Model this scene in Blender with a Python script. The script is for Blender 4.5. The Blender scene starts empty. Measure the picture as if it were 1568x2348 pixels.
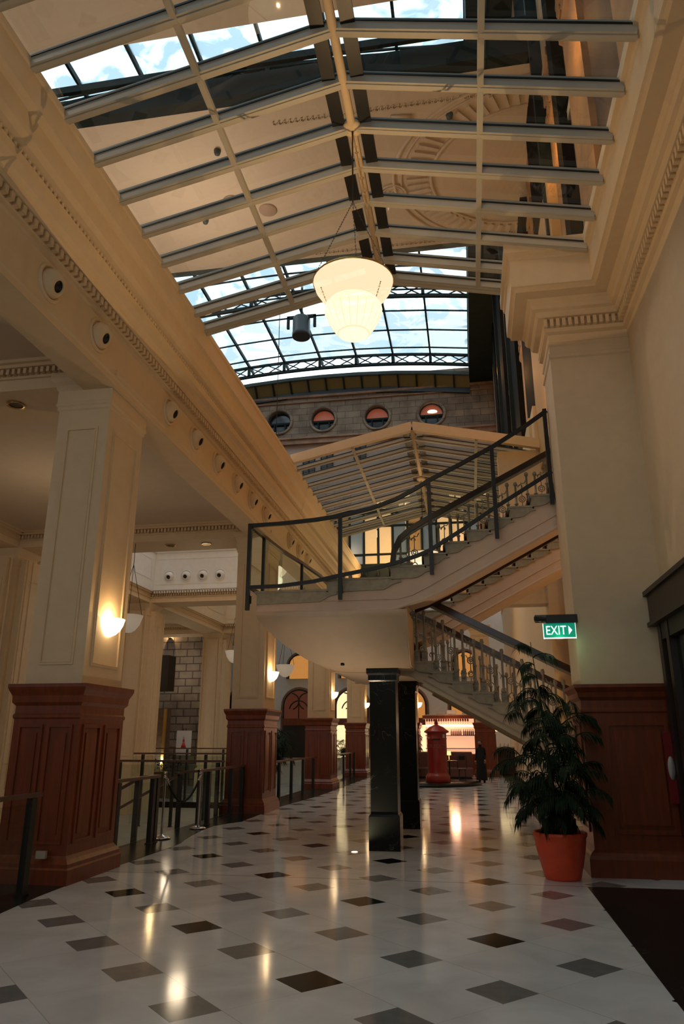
import bpy, bmesh, math, random
from mathutils import Vector, Matrix
random.seed(7)
PI = math.pi
C = bpy.context.scene.collection
S = bpy.context.scene

# ------------------------------------------------------------------ camera
cam_d = bpy.data.cameras.new('camera'); cam = bpy.data.objects.new('camera', cam_d); C.objects.link(cam)
cam_d.sensor_fit = 'VERTICAL'; cam_d.sensor_height = 36.0; cam_d.lens = 36.0 * 1670.0 / 2348.0
cam_d.clip_start = 0.05; cam_d.clip_end = 400
cam.location = (0, 0, 1.6)
cam.rotation_euler = (math.radians(90 + 17.233), 0, math.radians(9.710))
S.camera = cam

# ------------------------------------------------------------------ view
S.view_settings.view_transform = 'Standard'; S.view_settings.look = 'None'
S.view_settings.exposure = 0.22; S.view_settings.gamma = 1.0
S.view_settings.use_curve_mapping = False

# ------------------------------------------------------------------ world: overcast pale sky
SKY = 2.35
w = bpy.data.worlds.new('world'); S.world = w; w.use_nodes = True
nt = w.node_tree; nt.nodes.clear()
wo = nt.nodes.new('ShaderNodeOutputWorld'); bg = nt.nodes.new('ShaderNodeBackground')
tc = nt.nodes.new('ShaderNodeTexCoord'); nz = nt.nodes.new('ShaderNodeTexNoise'); cr = nt.nodes.new('ShaderNodeValToRGB')
nz.inputs['Scale'].default_value = 3.0; nz.inputs['Detail'].default_value = 5
cr.color_ramp.elements[0].position = .35; cr.color_ramp.elements[0].color = (.50, .66, .74, 1)
cr.color_ramp.elements[1].position = .62; cr.color_ramp.elements[1].color = (.84, .93, .96, 1)
nt.links.new(tc.outputs['Generated'], nz.inputs['Vector']); nt.links.new(nz.outputs['Fac'], cr.inputs['Fac'])
nt.links.new(cr.outputs['Color'], bg.inputs['Color']); bg.inputs['Strength'].default_value = SKY
nt.links.new(bg.outputs[0], wo.inputs[0])
S.cycles.use_denoising = True
S.cycles.max_bounces = 9; S.cycles.diffuse_bounces = 4; S.cycles.glossy_bounces = 3
S.cycles.transparent_max_bounces = 24; S.cycles.sample_clamp_indirect = 4.0
S.cycles.caustics_reflective = False; S.cycles.caustics_refractive = False

# lamp strengths (watts)
W_CHAND, W_SCONCE, W_GALFILL, W_PEND, W_FAR = 58, 13, 13, 40, 120
WARM = (1.0, .62, .28); WARM2 = (1.0, .78, .52)

# ------------------------------------------------------------------ materials
MATS = {}
def mat(name, col, rough=.6, metal=0, noise=0, nscale=6, bump=0, bscale=40, spec=.5, emis=None, estr=0, stretch=None, col2=None, coat=0):
    if name in MATS: return MATS[name]
    m = bpy.data.materials.new(name); m.use_nodes = True; n = m.node_tree; b = n.nodes['Principled BSDF']
    b.inputs['Roughness'].default_value = rough; b.inputs['Metallic'].default_value = metal
    b.inputs['Specular IOR Level'].default_value = spec
    if coat: b.inputs['Coat Weight'].default_value = coat; b.inputs['Coat Roughness'].default_value = .12
    c = (*col, 1); b.inputs['Base Color'].default_value = c
    t = n.nodes.new('ShaderNodeTexCoord'); mp = n.nodes.new('ShaderNodeMapping')
    n.links.new(t.outputs['Object'], mp.inputs['Vector'])
    if stretch: mp.inputs['Scale'].default_value = stretch
    z = n.nodes.new('ShaderNodeTexNoise'); z.inputs['Scale'].default_value = nscale; z.inputs['Detail'].default_value = 4
    n.links.new(mp.outputs[0], z.inputs['Vector'])
    r = n.nodes.new('ShaderNodeValToRGB')
    k = 1 - (noise or .06); c2 = col2 or tuple(x * k for x in col)
    r.color_ramp.elements[0].position = .35; r.color_ramp.elements[1].position = .68
    r.color_ramp.elements[0].color = (*c2, 1); r.color_ramp.elements[1].color = c
    n.links.new(z.outputs['Fac'], r.inputs['Fac']); n.links.new(r.outputs[0], b.inputs['Base Color'])
    if bump:
        z2 = n.nodes.new('ShaderNodeTexNoise'); z2.inputs['Scale'].default_value = bscale; z2.inputs['Detail'].default_value = 3
        bp = n.nodes.new('ShaderNodeBump'); bp.inputs['Strength'].default_value = bump; bp.inputs['Distance'].default_value = .02
        n.links.new(t.outputs['Object'], z2.inputs['Vector']); n.links.new(z2.outputs['Fac'], bp.inputs['Height']); n.links.new(bp.outputs[0], b.inputs['Normal'])
    if emis:
        b.inputs['Emission Color'].default_value = (*emis, 1); b.inputs['Emission Strength'].default_value = estr
    MATS[name] = m; return m

def glass(name, tint=(.85, .9, .9), refl=.10, blotch=0, blotchcol=(.45, .5, .52)):
    if name in MATS: return MATS[name]
    m = bpy.data.materials.new(name); m.use_nodes = True; n = m.node_tree; n.nodes.clear()
    o = n.nodes.new('ShaderNodeOutputMaterial'); tr = n.nodes.new('ShaderNodeBsdfTransparent'); gl = n.nodes.new('ShaderNodeBsdfGlossy')
    tr.inputs[0].default_value = (*tint, 1); gl.inputs['Roughness'].default_value = .02
    lw = n.nodes.new('ShaderNodeLayerWeight'); lw.inputs['Blend'].default_value = .15
    ma = n.nodes.new('ShaderNodeMath'); ma.operation = 'MULTIPLY_ADD'; ma.inputs[1].default_value = .5; ma.inputs[2].default_value = refl * .4
    n.links.new(lw.outputs['Fresnel'], ma.inputs[0])
    mx = n.nodes.new('ShaderNodeMixShader'); n.links.new(ma.outputs[0], mx.inputs[0]); n.links.new(tr.outputs[0], mx.inputs[1]); n.links.new(gl.outputs[0], mx.inputs[2])
    last = mx
    if blotch:
        df = n.nodes.new('ShaderNodeBsdfTranslucent'); df.inputs[0].default_value = (*blotchcol, 1)
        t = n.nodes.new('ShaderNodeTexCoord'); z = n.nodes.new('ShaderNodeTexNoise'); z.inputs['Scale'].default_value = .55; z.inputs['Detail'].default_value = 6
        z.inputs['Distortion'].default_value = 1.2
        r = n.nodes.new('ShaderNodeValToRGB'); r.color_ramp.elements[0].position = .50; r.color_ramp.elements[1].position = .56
        r.color_ramp.elements[0].color = (0, 0, 0, 1); r.color_ramp.elements[1].color = (blotch, blotch, blotch, 1)
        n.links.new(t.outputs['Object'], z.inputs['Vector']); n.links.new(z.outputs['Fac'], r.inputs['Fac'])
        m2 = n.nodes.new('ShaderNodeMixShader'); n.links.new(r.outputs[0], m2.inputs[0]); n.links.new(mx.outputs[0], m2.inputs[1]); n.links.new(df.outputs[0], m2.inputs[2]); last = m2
    n.links.new(last.outputs[0], o.inputs[0]); MATS[name] = m; return m

def lampshade(name, col, estr, clear=.35, diff=0.0):
    if name in MATS: return MATS[name]
    m = bpy.data.materials.new(name); m.use_nodes = True; n = m.node_tree; n.nodes.clear()
    o = n.nodes.new('ShaderNodeOutputMaterial'); tr = n.nodes.new('ShaderNodeBsdfTransparent')
    e = n.nodes.new('ShaderNodeEmission'); e.inputs[0].default_value = (*col, 1); e.inputs[1].default_value = estr
    d = n.nodes.new('ShaderNodeBsdfDiffuse'); d.inputs[0].default_value = (.6*diff, .55*diff, .45*diff, 1)
    a = n.nodes.new('ShaderNodeAddShader'); n.links.new(e.outputs[0], a.inputs[0]); n.links.new(d.outputs[0], a.inputs[1])
    mx = n.nodes.new('ShaderNodeMixShader'); mx.inputs[0].default_value = clear
    n.links.new(a.outputs[0], mx.inputs[1]); n.links.new(tr.outputs[0], mx.inputs[2]); n.links.new(mx.outputs[0], o.inputs[0])
    MATS[name] = m; return m

def brickmat(name, c1, c2, mortar, bw=.6, bh=.3, rough=.85, rot=None, ms=.015):
    m = bpy.data.materials.new(name); m.use_nodes = True; n = m.node_tree; b = n.nodes['Principled BSDF']; b.inputs['Roughness'].default_value = rough
    t = n.nodes.new('ShaderNodeTexCoord'); mp = n.nodes.new('ShaderNodeMapping')
    if rot: mp.inputs['Rotation'].default_value = rot
    n.links.new(t.outputs['Object'], mp.inputs[0])
    k = n.nodes.new('ShaderNodeTexBrick'); k.inputs['Scale'].default_value = 1; k.inputs['Brick Width'].default_value = bw; k.inputs['Row Height'].default_value = bh
    k.inputs['Mortar Size'].default_value = ms; k.inputs['Color1'].default_value = (*c1, 1); k.inputs['Color2'].default_value = (*c2, 1); k.inputs['Mortar'].default_value = (*mortar, 1)
    n.links.new(mp.outputs[0], k.inputs['Vector'])
    z = n.nodes.new('ShaderNodeTexNoise'); z.inputs['Scale'].default_value = .9; z.inputs['Detail'].default_value = 5; n.links.new(t.outputs['Object'], z.inputs['Vector'])
    mx = n.nodes.new('ShaderNodeMix'); mx.data_type = 'RGBA'; mx.blend_type = 'MULTIPLY'; mx.inputs[0].default_value = .75
    r = n.nodes.new('ShaderNodeValToRGB'); r.color_ramp.elements[0].color = (.4, .36, .34, 1); r.color_ramp.elements[0].position = .35; r.color_ramp.elements[1].position = .65
    n.links.new(z.outputs['Fac'], r.inputs[0]); n.links.new(k.outputs['Color'], mx.inputs[6]); n.links.new(r.outputs[0], mx.inputs[7]); n.links.new(mx.outputs[2], b.inputs['Base Color'])
    bp = n.nodes.new('ShaderNodeBump'); bp.inputs['Strength'].default_value = .5; bp.inputs['Distance'].default_value = .02
    n.links.new(k.outputs['Fac'], bp.inputs['Height']); bp.invert = True; n.links.new(bp.outputs[0], b.inputs['Normal'])
    MATS[name] = m; return m

cream = mat('cream_paint', (.74, .575, .375), .65, noise=.05, bump=.05)
cream2 = mat('cream_ceiling_paint', (.68, .56, .43), .75, noise=.04)
soffit_m = mat('stair_soffit_paint', (.74, .58, .42), .7, noise=.05)
pinkm = mat('pinkish_plaster', (.74, .55, .42), .7, noise=.05)
stepm = mat('aged_stone_tread', (.42, .37, .27), .55, noise=.2, nscale=12)
balm = mat('painted_iron_baluster', (.36, .33, .26), .5, noise=.2, nscale=20)
wood = mat('red_brown_polished_wood', (.225, .046, .013), .33, noise=.3, nscale=2.6, stretch=(6, 6, .6), col2=(.15, .033, .011), coat=.05)
darkwood = mat('dark_handrail_wood', (.05, .022, .014), .28, noise=.3, nscale=5)
railwood = mat('brown_handrail_wood', (.12, .055, .035), .35, noise=.2)
black = mat('black_steel', (.008, .008, .008), .42)
teal = mat('dark_green_steel', (.013, .021, .020), .7, spec=.2, noise=.25, nscale=2)
teal2 = mat('grey_green_steel', (.07, .095, .095), .5, noise=.2)
steelgrey = mat('rafter_painted_grey', (.50, .47, .40), .5, noise=.05)
chrome = mat('chrome', (.55, .53, .5), .15, metal=1)
brass = mat('brass', (.75, .5, .16), .25, metal=1)
red = mat('red_gloss_paint', (.32, .012, .012), .3, noise=.2, nscale=4, coat=.4)
potm = mat('orange_red_glazed_clay', (.82, .085, .028), .42, noise=.15, nscale=7)
soil = mat('dark_soil', (.02, .014, .01), .95)
leafm = mat('palm_leaf_green', (.011, .030, .010), .65, spec=.2, noise=.4, nscale=5)
stemm = mat('palm_stem_green', (.04, .055, .02), .6)
whitew = mat('white_plaster', (.78, .78, .76), .8, noise=.05)
stonem = brickmat('sandstone_ashlar', (.31, .225, .155), (.22, .16, .115), (.11, .08, .06), .95, .42, rot=(PI/2, 0, 0))
bluestone = brickmat('rough_grey_stone', (.36, .31, .26), (.27, .23, .20), (.11, .09, .08), .75, .38, rot=(PI/2, 0, 0), ms=.03)
sandtrim = mat('brown_sandstone_trim', (.33, .19, .12), .8, noise=.35, nscale=2)
render_p = mat('pink_grey_render', (.40, .30, .25), .85, noise=.12, nscale=1.5)
ochre = mat('ochre_painted_wall', (.60, .38, .16), .7, noise=.08)
darkwin = mat('dark_window_glass', (.03, .028, .03), .12)
winlit = mat('lit_window', (.7, .45, .2), .5, emis=(1, .62, .30), estr=.5)
winlit2 = mat('lit_window_yellow', (.8, .6, .3), .5, emis=(1, .78, .42), estr=1.0)
winor = mat('orange_lit_window', (.6, .28, .08), .6, emis=(1, .42, .10), estr=.35)
winredm = mat('dull_red_lit_window', (.3, .08, .04), .4, emis=(1, .22, .10), estr=.12)
winblue = mat('dim_grey_window', (.14, .17, .18), .15, emis=(.5, .62, .7), estr=.10)
barglow = mat('backlit_bar_panel', (.8, .45, .3), .5, emis=(1, .50, .28), estr=.75)
barstrip = mat('bar_light_strip', (1, .8, .7), .5, emis=(1, .80, .66), estr=2.6)
bench = mat('dusky_pink_upholstery', (.12, .045, .04), .7, noise=.1)
clothd = mat('black_cloth', (.006, .006, .007), .9)
skin = mat('skin', (.30, .17, .11), .6)
hairm = mat('dark_hair', (.012, .009, .008), .7)
paper = mat('white_board', (.75, .76, .78), .6)
greym = mat('grey_plastic', (.45, .44, .42), .6)
marblek = mat('black_marble', (.010, .012, .011), .22, spec=.16, col2=(.006, .007, .007), nscale=3)
gl_sky = glass('skylight_glass', (.80, .86, .88), .22)
gl_roof = glass('blotchy_roof_glass', (.82, .90, .92), .05, blotch=.75, blotchcol=(.30, .38, .43))  # noise sets grey translucent blotches into the roof panes
gl_rail = glass('balustrade_glass', (.80, .86, .83), .05)
def marble_veins():
    n = marblek.node_tree; b = n.nodes['Principled BSDF']
    t = n.nodes.new('ShaderNodeTexCoord'); z = n.nodes.new('ShaderNodeTexNoise'); z.inputs['Scale'].default_value = 3.2; z.inputs['Detail'].default_value = 8; z.inputs['Distortion'].default_value = 1.5
    s = n.nodes.new('ShaderNodeMath'); s.operation = 'SUBTRACT'; s.inputs[1].default_value = .5; a = n.nodes.new('ShaderNodeMath'); a.operation = 'ABSOLUTE'
    r = n.nodes.new('ShaderNodeValToRGB'); r.color_ramp.elements[0].position = 0; r.color_ramp.elements[0].color = (.11, .115, .10, 1)
    r.color_ramp.elements[1].position = .006; r.color_ramp.elements[1].color = (.009, .011, .010, 1)
    z3 = n.nodes.new('ShaderNodeTexNoise'); z3.inputs['Scale'].default_value = 2.1
    r3 = n.nodes.new('ShaderNodeValToRGB'); r3.color_ramp.elements[0].position = .5; r3.color_ramp.elements[1].position = .62
    mx = n.nodes.new('ShaderNodeMix'); mx.data_type = 'RGBA'; mx.inputs[6].default_value = (.009, .011, .010, 1)
    for q in (z, z3): n.links.new(t.outputs['Object'], q.inputs['Vector'])
    n.links.new(z.outputs['Fac'], s.inputs[0]); n.links.new(s.outputs[0], a.inputs[0]); n.links.new(a.outputs[0], r.inputs[0])
    n.links.new(z3.outputs['Fac'], r3.inputs[0]); n.links.new(r3.outputs[0], mx.inputs[0]); n.links.new(r.outputs[0], mx.inputs[7]); n.links.new(mx.outputs[2], b.inputs['Base Color'])
marble_veins()

def floor_material():
    m = bpy.data.materials.new('white_marble_with_diamond_insets'); m.use_nodes = True; n = m.node_tree; b = n.nodes['Principled BSDF']
    L = n.links.new
    def M(op, a, b2=None, c=None):
        x = n.nodes.new('ShaderNodeMath'); x.operation = op
        for i, v in enumerate((a, b2, c)):
            if v is None: continue
            if isinstance(v, (int, float)): x.inputs[i].default_value = v
            else: L(v, x.inputs[i])
        return x.outputs[0]
    t = n.nodes.new('ShaderNodeTexCoord'); sp = n.nodes.new('ShaderNodeSeparateXYZ'); L(t.outputs['Object'], sp.inputs[0])
    u = M('MULTIPLY', M('SUBTRACT', sp.outputs[0], .107), 1 / 1.2995); d = M('MULTIPLY', M('SUBTRACT', sp.outputs[1], 5.63), 1 / 1.2995)
    ru, rd = M('ROUND', u), M('ROUND', d)
    d1 = M('ADD', M('ABSOLUTE', M('SUBTRACT', u, ru)), M('ABSOLUTE', M('SUBTRACT', d, rd)))
    u2, d2 = M('SUBTRACT', u, .5), M('SUBTRACT', d, .5)
    dd = M('ADD', M('ABSOLUTE', M('SUBTRACT', u2, M('ROUND', u2))), M('ABSOLUTE', M('SUBTRACT', d2, M('ROUND', d2))))
    H = .186
    in1 = M('LESS_THAN', d1, H); in2 = M('LESS_THAN', dd, H)
    par = M('ABSOLUTE', M('SUBTRACT', M('MODULO', M('ABSOLUTE', M('ADD', ru, rd)), 2), 0)); odd = M('GREATER_THAN', par, .5)
    blk = M('MULTIPLY', in1, odd); gry = M('MAXIMUM', in2, M('MULTIPLY', in1, M('SUBTRACT', 1, odd)))
    def line(e, wd):
        v = M('SUBTRACT', e, H); return M('LESS_THAN', M('ABSOLUTE', M('SUBTRACT', v, M('ROUND', v))), wd)
    g1 = line(M('ADD', u, d), .0035); g2 = line(M('SUBTRACT', u, d), .0028); gr = M('MAXIMUM', g1, M('MULTIPLY', g2, .6))
    cross = M('LESS_THAN', M('ABSOLUTE', M('SUBTRACT', sp.outputs[1], 9.42)), .018)
    # marble clouding, a tone per tile
    z = n.nodes.new('ShaderNodeTexNoise'); z.inputs['Scale'].default_value = 1.6; z.inputs['Detail'].default_value = 7; z.inputs['Distortion'].default_value = .8; L(t.outputs['Object'], z.inputs['Vector'])
    r = n.nodes.new('ShaderNodeValToRGB'); r.color_ramp.elements[0].position = .3; r.color_ramp.elements[0].color = (.60, .61, .61, 1); r.color_ramp.elements[1].position = .65; r.color_ramp.elements[1].color = (.77, .785, .79, 1); L(z.outputs['Fac'], r.inputs[0])
    cb = n.nodes.new('ShaderNodeCombineXYZ'); L(M('FLOOR', M('SUBTRACT', M('ADD', u, d), H)), cb.inputs[0]); L(M('FLOOR', M('SUBTRACT', M('SUBTRACT', u, d), H)), cb.inputs[1])
    wn = n.nodes.new('ShaderNodeTexWhiteNoise'); L(cb.outputs[0], wn.inputs['Vector'])
    def mixc(f, A, B):
        x = n.nodes.new('ShaderNodeMix'); x.data_type = 'RGBA'
        if isinstance(f, (int, float)): x.inputs[0].default_value = f
        else: L(f, x.inputs[0])
        for i, v in ((6, A), (7, B)):
            if isinstance(v, tuple): x.inputs[i].default_value = (*v, 1)
            else: L(v, x.inputs[i])
        return x.outputs[2]
    base = mixc(M('MULTIPLY', wn.outputs['Value'], .14), r.outputs[0], (.45, .44, .42))
    base = mixc(M('MULTIPLY', gr, .5), base, (.25, .22, .18)); base = mixc(M('MULTIPLY', cross, .6), base, (.22, .18, .14))
    gz = n.nodes.new('ShaderNodeTexNoise'); gz.inputs['Scale'].default_value = 9; L(t.outputs['Object'], gz.inputs['Vector'])
    greyc = mixc(gz.outputs['Fac'], (.15, .152, .15), (.23, .23, .225))
    base = mixc(gry, base, greyc); base = mixc(blk, base, (.003, .003, .003))
    L(base, b.inputs['Base Color']); b.inputs['Roughness'].default_value = .10; L(M('SUBTRACT', .36, M('MULTIPLY', blk, .29)), b.inputs['Specular IOR Level'])
    zb = n.nodes.new('ShaderNodeTexNoise'); zb.inputs['Scale'].default_value = 1.2; zb.inputs['Detail'].default_value = 2; L(t.outputs['Object'], zb.inputs['Vector'])
    bp = n.nodes.new('ShaderNodeBump'); bp.inputs['Strength'].default_value = .06; bp.inputs['Distance'].default_value = .02; L(zb.outputs['Fac'], bp.inputs['Height']); L(bp.outputs[0], b.inputs['Normal'])
    return m
floorm = floor_material()
tanfloor = mat('tan_marble', (.42, .32, .24), .6, noise=.15, nscale=2)
aqua = brickmat('pale_marble_slabs', (.50, .54, .52), (.42, .46, .44), (.2, .22, .2), 1.2, 1.2, rough=.15)

# ------------------------------------------------------------------ mesh helpers
class MB:
    def __init__(s): s.v = []; s.f = []; s.sm = []
    def add(s, vs, fs, smooth=False):
        o = len(s.v); s.v += [tuple(x) for x in vs]; s.f += [tuple(i + o for i in f) for f in fs]; s.sm += [smooth] * len(fs); return s
    def box(s, x0, x1, y0, y1, z0, z1):
        return s.add([(x0,y0,z0),(x1,y0,z0),(x1,y1,z0),(x0,y1,z0),(x0,y0,z1),(x1,y0,z1),(x1,y1,z1),(x0,y1,z1)],
                     [(0,3,2,1),(4,5,6,7),(0,1,5,4),(1,2,6,5),(2,3,7,6),(3,0,4,7)])
    def bar(s, a, b, w, h=None, up=(0,0,1)):
        h = h or w; a = Vector(a); b = Vector(b); d = (b - a).normalized(); u = Vector(up)
        if abs(d.dot(u)) > .99: u = Vector((1, 0, 0))
        r = d.cross(u).normalized(); u = r.cross(d).normalized(); vs = []
        for p in (a, b):
            for i, j in ((-1,-1),(1,-1),(1,1),(-1,1)): vs.append(p + r * i * w / 2 + u * j * h / 2)
        return s.add(vs, [(0,1,2,3),(7,6,5,4),(0,4,5,1),(1,5,6,2),(2,6,7,3),(3,7,4,0)])
    def tube(s, pts, rad, n=8, cap=True, smooth=True, w=None, h=None):
        pts = [Vector(p) for p in pts]; N = len(pts); rr = rad if isinstance(rad, (list, tuple)) else [rad] * N
        vs = []; pu = None
        for i, p in enumerate(pts):
            d = (pts[min(i+1, N-1)] - pts[max(i-1, 0)]).normalized()
            u = Vector((0, 0, 1)) if pu is None else pu
            if abs(d.dot(u)) > .98: u = Vector((1, 0, 0)) if abs(d.x) < .9 else Vector((0, 1, 0))
            r = d.cross(u).normalized(); u = r.cross(d).normalized(); pu = u
            if w: 
                for i2, j in ((-1,-1),(1,-1),(1,1),(-1,1)): vs.append(p + r * i2 * w / 2 + u * j * h / 2)
            else:
                for k in range(n): a = 2 * PI * k / n; vs.append(p + r * math.cos(a) * rr[i] + u * math.sin(a) * rr[i])
        m = 4 if w else n
        fs = [(i*m + k, i*m + (k+1) % m, (i+1)*m + (k+1) % m, (i+1)*m + k) for i in range(N-1) for k in range(m)]
        if cap: fs += [tuple(range(m))[::-1], tuple((N-1)*m + k for k in range(m))]
        return s.add(vs, fs, smooth and not w)
    def lathe(s, c, prof, n=24, smooth=True, a0=0, a1=2*PI):
        full = abs(a1 - a0 - 2*PI) < 1e-6; cols = n if full else n + 1; vs = []
        for r, z in prof:
            for k in range(cols): a = a0 + (a1 - a0) * k / n; vs.append((c[0] + r*math.cos(a), c[1] + r*math.sin(a), c[2] + z))
        fs = []
        for i in range(len(prof)-1):
            for k in range(n): k2 = (k+1) % cols; fs.append((i*cols+k, i*cols+k2, (i+1)*cols+k2, (i+1)*cols+k))
        return s.add(vs, fs, smooth)
    def rings(s, x0, x1, y0, y1, prof, cap=True):       # stacked rectangles, offset o at height z
        vs = []
        for o, z in prof: vs += [(x0-o,y0-o,z),(x1+o,y0-o,z),(x1+o,y1+o,z),(x0-o,y1+o,z)]
        N = len(prof); fs = [(i*4+k, i*4+(k+1)%4, (i+1)*4+(k+1)%4, (i+1)*4+k) for i in range(N-1) for k in range(4)]
        if cap: fs += [(3,2,1,0), tuple((N-1)*4+k for k in range(4))]
        return s.add(vs, fs)
    def prism(s, poly, axis, a, b):                       # poly in the two other axes
        n = len(poly)
        def P(p, t): return {'x': (t, p[0], p[1]), 'y': (p[0], t, p[1]), 'z': (p[0], p[1], t)}[axis]
        vs = [P(p, a) for p in poly] + [P(p, b) for p in poly]
        return s.add(vs, [tuple(range(n))[::-1], tuple(range(n, 2*n))] + [(i, (i+1) % n, n+(i+1) % n, n+i) for i in range(n)])
    def sweep(s, path, prof, side=1):                     # plan path, profile of (offset, z); offset to the left*side
        P = [Vector((x, y)) for x, y in path]; N = len(P); vs = []
        for i, p in enumerate(P):
            ns = []
            if i > 0: d = (P[i]-P[i-1]).normalized(); ns.append(Vector((-d.y, d.x)) * side)
            if i < N-1: d = (P[i+1]-P[i]).normalized(); ns.append(Vector((-d.y, d.x)) * side)
            m = ns[0] if len(ns) == 1 else (ns[0] + ns[1]) / (1 + ns[0].dot(ns[1]))
            for o, z in prof: q = p + m * o; vs.append((q.x, q.y, z))
        k = len(prof); fs = [(i*k+j, i*k+j+1, (i+1)*k+j+1, (i+1)*k+j) for i in range(N-1) for j in range(k-1)]
        fs += [tuple(range(k)), tuple((N-1)*k + j for j in range(k))[::-1]]
        return s.add(vs, fs)
    def torus(s, c, R, r, n=20, m=6, axis='y', a0=0, a1=2*PI):
        pts = []
        for k in range(n+1):
            a = a0 + (a1-a0)*k/n; q = (R*math.cos(a), R*math.sin(a))
            pts.append({'y': (c[0]+q[0], c[1], c[2]+q[1]), 'x': (c[0], c[1]+q[0], c[2]+q[1]), 'z': (c[0]+q[0], c[1]+q[1], c[2])}[axis])
        return s.tube(pts, r, m, cap=False)
    def mesh(s, name):
        me = bpy.data.meshes.new(name); me.from_pydata(s.v, [], s.f); me.polygons.foreach_set('use_smooth', s.sm)
        bm = bmesh.new(); bm.from_mesh(me); bmesh.ops.recalc_face_normals(bm, faces=bm.faces); bm.to_mesh(me); bm.free(); return me
    def build(s, name, m, parent=None, loc=None, kind=None):
        return link(name, s.mesh(name), m, parent, loc, kind)
def link(name, me, m, parent=None, loc=None, kind=None):
    if m and not me.materials: me.materials.append(m)
    o = bpy.data.objects.new(name, me); C.objects.link(o)
    if parent: o.parent = parent
    if loc: o.location = loc
    if kind: o['kind'] = kind
    return o
def tag(o, label, cat, group=None, kind=None):
    o['label'] = label; o['category'] = cat
    if group: o['group'] = group
    if kind: o['kind'] = kind
    return o
def thing(name, label, cat, loc=(0, 0, 0), rz=0, group=None):
    o = bpy.data.objects.new(name, None); o.empty_display_size = .1; C.objects.link(o); o.location = loc; o.rotation_euler = (0, 0, rz)
    return tag(o, label, cat, group)
def st(name, mb, m, parent=None): return mb.build(name, m, parent, kind=None if parent else 'structure')
def dup(root, loc=None, rz=None, label=None, group=None, keep=None):
    r = root.copy(); C.objects.link(r)
    if loc is not None: r.location = loc
    if rz is not None: r.rotation_euler = (0, 0, rz)
    if label: r['label'] = label
    if group: r['group'] = group
    for ch in list(root.children):
        c = ch.copy(); C.objects.link(c); c.parent = r
        for g in list(ch.children):
            e = g.copy(); C.objects.link(e); e.parent = c
    return r
def lamp(name, loc, power, col=WARM, rad=0.0, parent=None, kind='POINT', spot=None, rot=None):
    l = bpy.data.lights.new(name, kind); l.energy = power; l.color = col
    if kind in ('POINT', 'SPOT'): l.shadow_soft_size = rad
    if kind == 'SPOT': l.spot_size = spot or 2.0; l.spot_blend = .7
    o = bpy.data.objects.new(name, l); C.objects.link(o); o.location = loc
    if rot: o.rotation_euler = rot
    if parent: o.parent = parent
    return o
def frame_face(mb, plane, c, a0, a1, z0, z1, w=.035, d=.015, sgn=1):
    # four mouldings forming a rectangle on a face; plane 'y' (face at Y=c) spans X a0..a1; plane 'x' spans Y
    c0, c1 = sorted((c - .005 * sgn, c + d * sgn))
    for (p0, p1, q0, q1) in ((a0, a1, z0, z0+w), (a0, a1, z1-w, z1), (a0, a0+w, z0+w, z1-w), (a1-w, a1, z0+w, z1-w)):
        if plane == 'y': mb.box(p0, p1, c0, c1, q0, q1)
        else: mb.box(c0, c1, p0, p1, q0, q1)

# ================================================================== FLOORS
f = MB().box(-5.0, 9, -4, 40, -.12, 0); st('floor', f, floorm)
f = MB()
f.add([(-5.45,-4,.004),(-4.55,-4,.004),(-4.60,9.8,.004),(-4.70,11.2,.004),(-4.66,11.9,.004)] , [(0,1,2,3,4)])
bp_ = [(-5.45,-4),(-4.5,-4),(-4.52,7.1),(-4.60,7.9),(-4.66,9.9),(-4.62,11.6),(-4.66,12.05),(-4.74,12.4),(-4.83,13.0),(-4.90,13.7),(-4.93,14.4),(-4.80,14.8),(-4.62,15.2),(-4.7,18.5),(-4.45,22.1),(-4.4,30),(-4.3,40),(-5.45,40)]
f = MB().prism([(x, y) for x, y in bp_], 'z', -.1, .004); st('floor_black_border', f, marblek)
f = MB().prism([(1.19,-4),(2.5,-4),(2.5,9.40),(1.19,9.40)], 'z', -.05, .004); st('floor_black_strip', f, marblek)
f = MB().box(1.22, 1.75, 11.2, 40, -.05, .004); st('floor_stair_strip', f, marblek)
f = MB().box(-20, -5.45, 9, 28, -1.1, -.9); st('floor_lower', f, tanfloor)
f = MB().box(-20, -5.45, -4, 9, -1.1, 0); st('floor_gallery', f, tanfloor)
f = MB().box(-20, -5.45, 28, 40, -1.1, -.72); st('floor_far_gallery', f, aqua)
f = MB().box(-20, -5.44, 27.9, 28.02, -.9, -.70); st('trim_1', f, marblek)
f = MB().box(-5.47, -5.43, 9, 40, -.9, 0); st('trim_2', f, tanfloor)
# steps going down from the opening to the lower floor
f = MB()
for k in range(5): f.box(-5.75-.3*k, -5.45-.3*k, 12.25, 13.9, -.9, -.18*(k+1)+.0)
tag(f.build('side_steps', tanfloor), 'tan marble steps going down through the gap in the left railing', 'steps')

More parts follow.
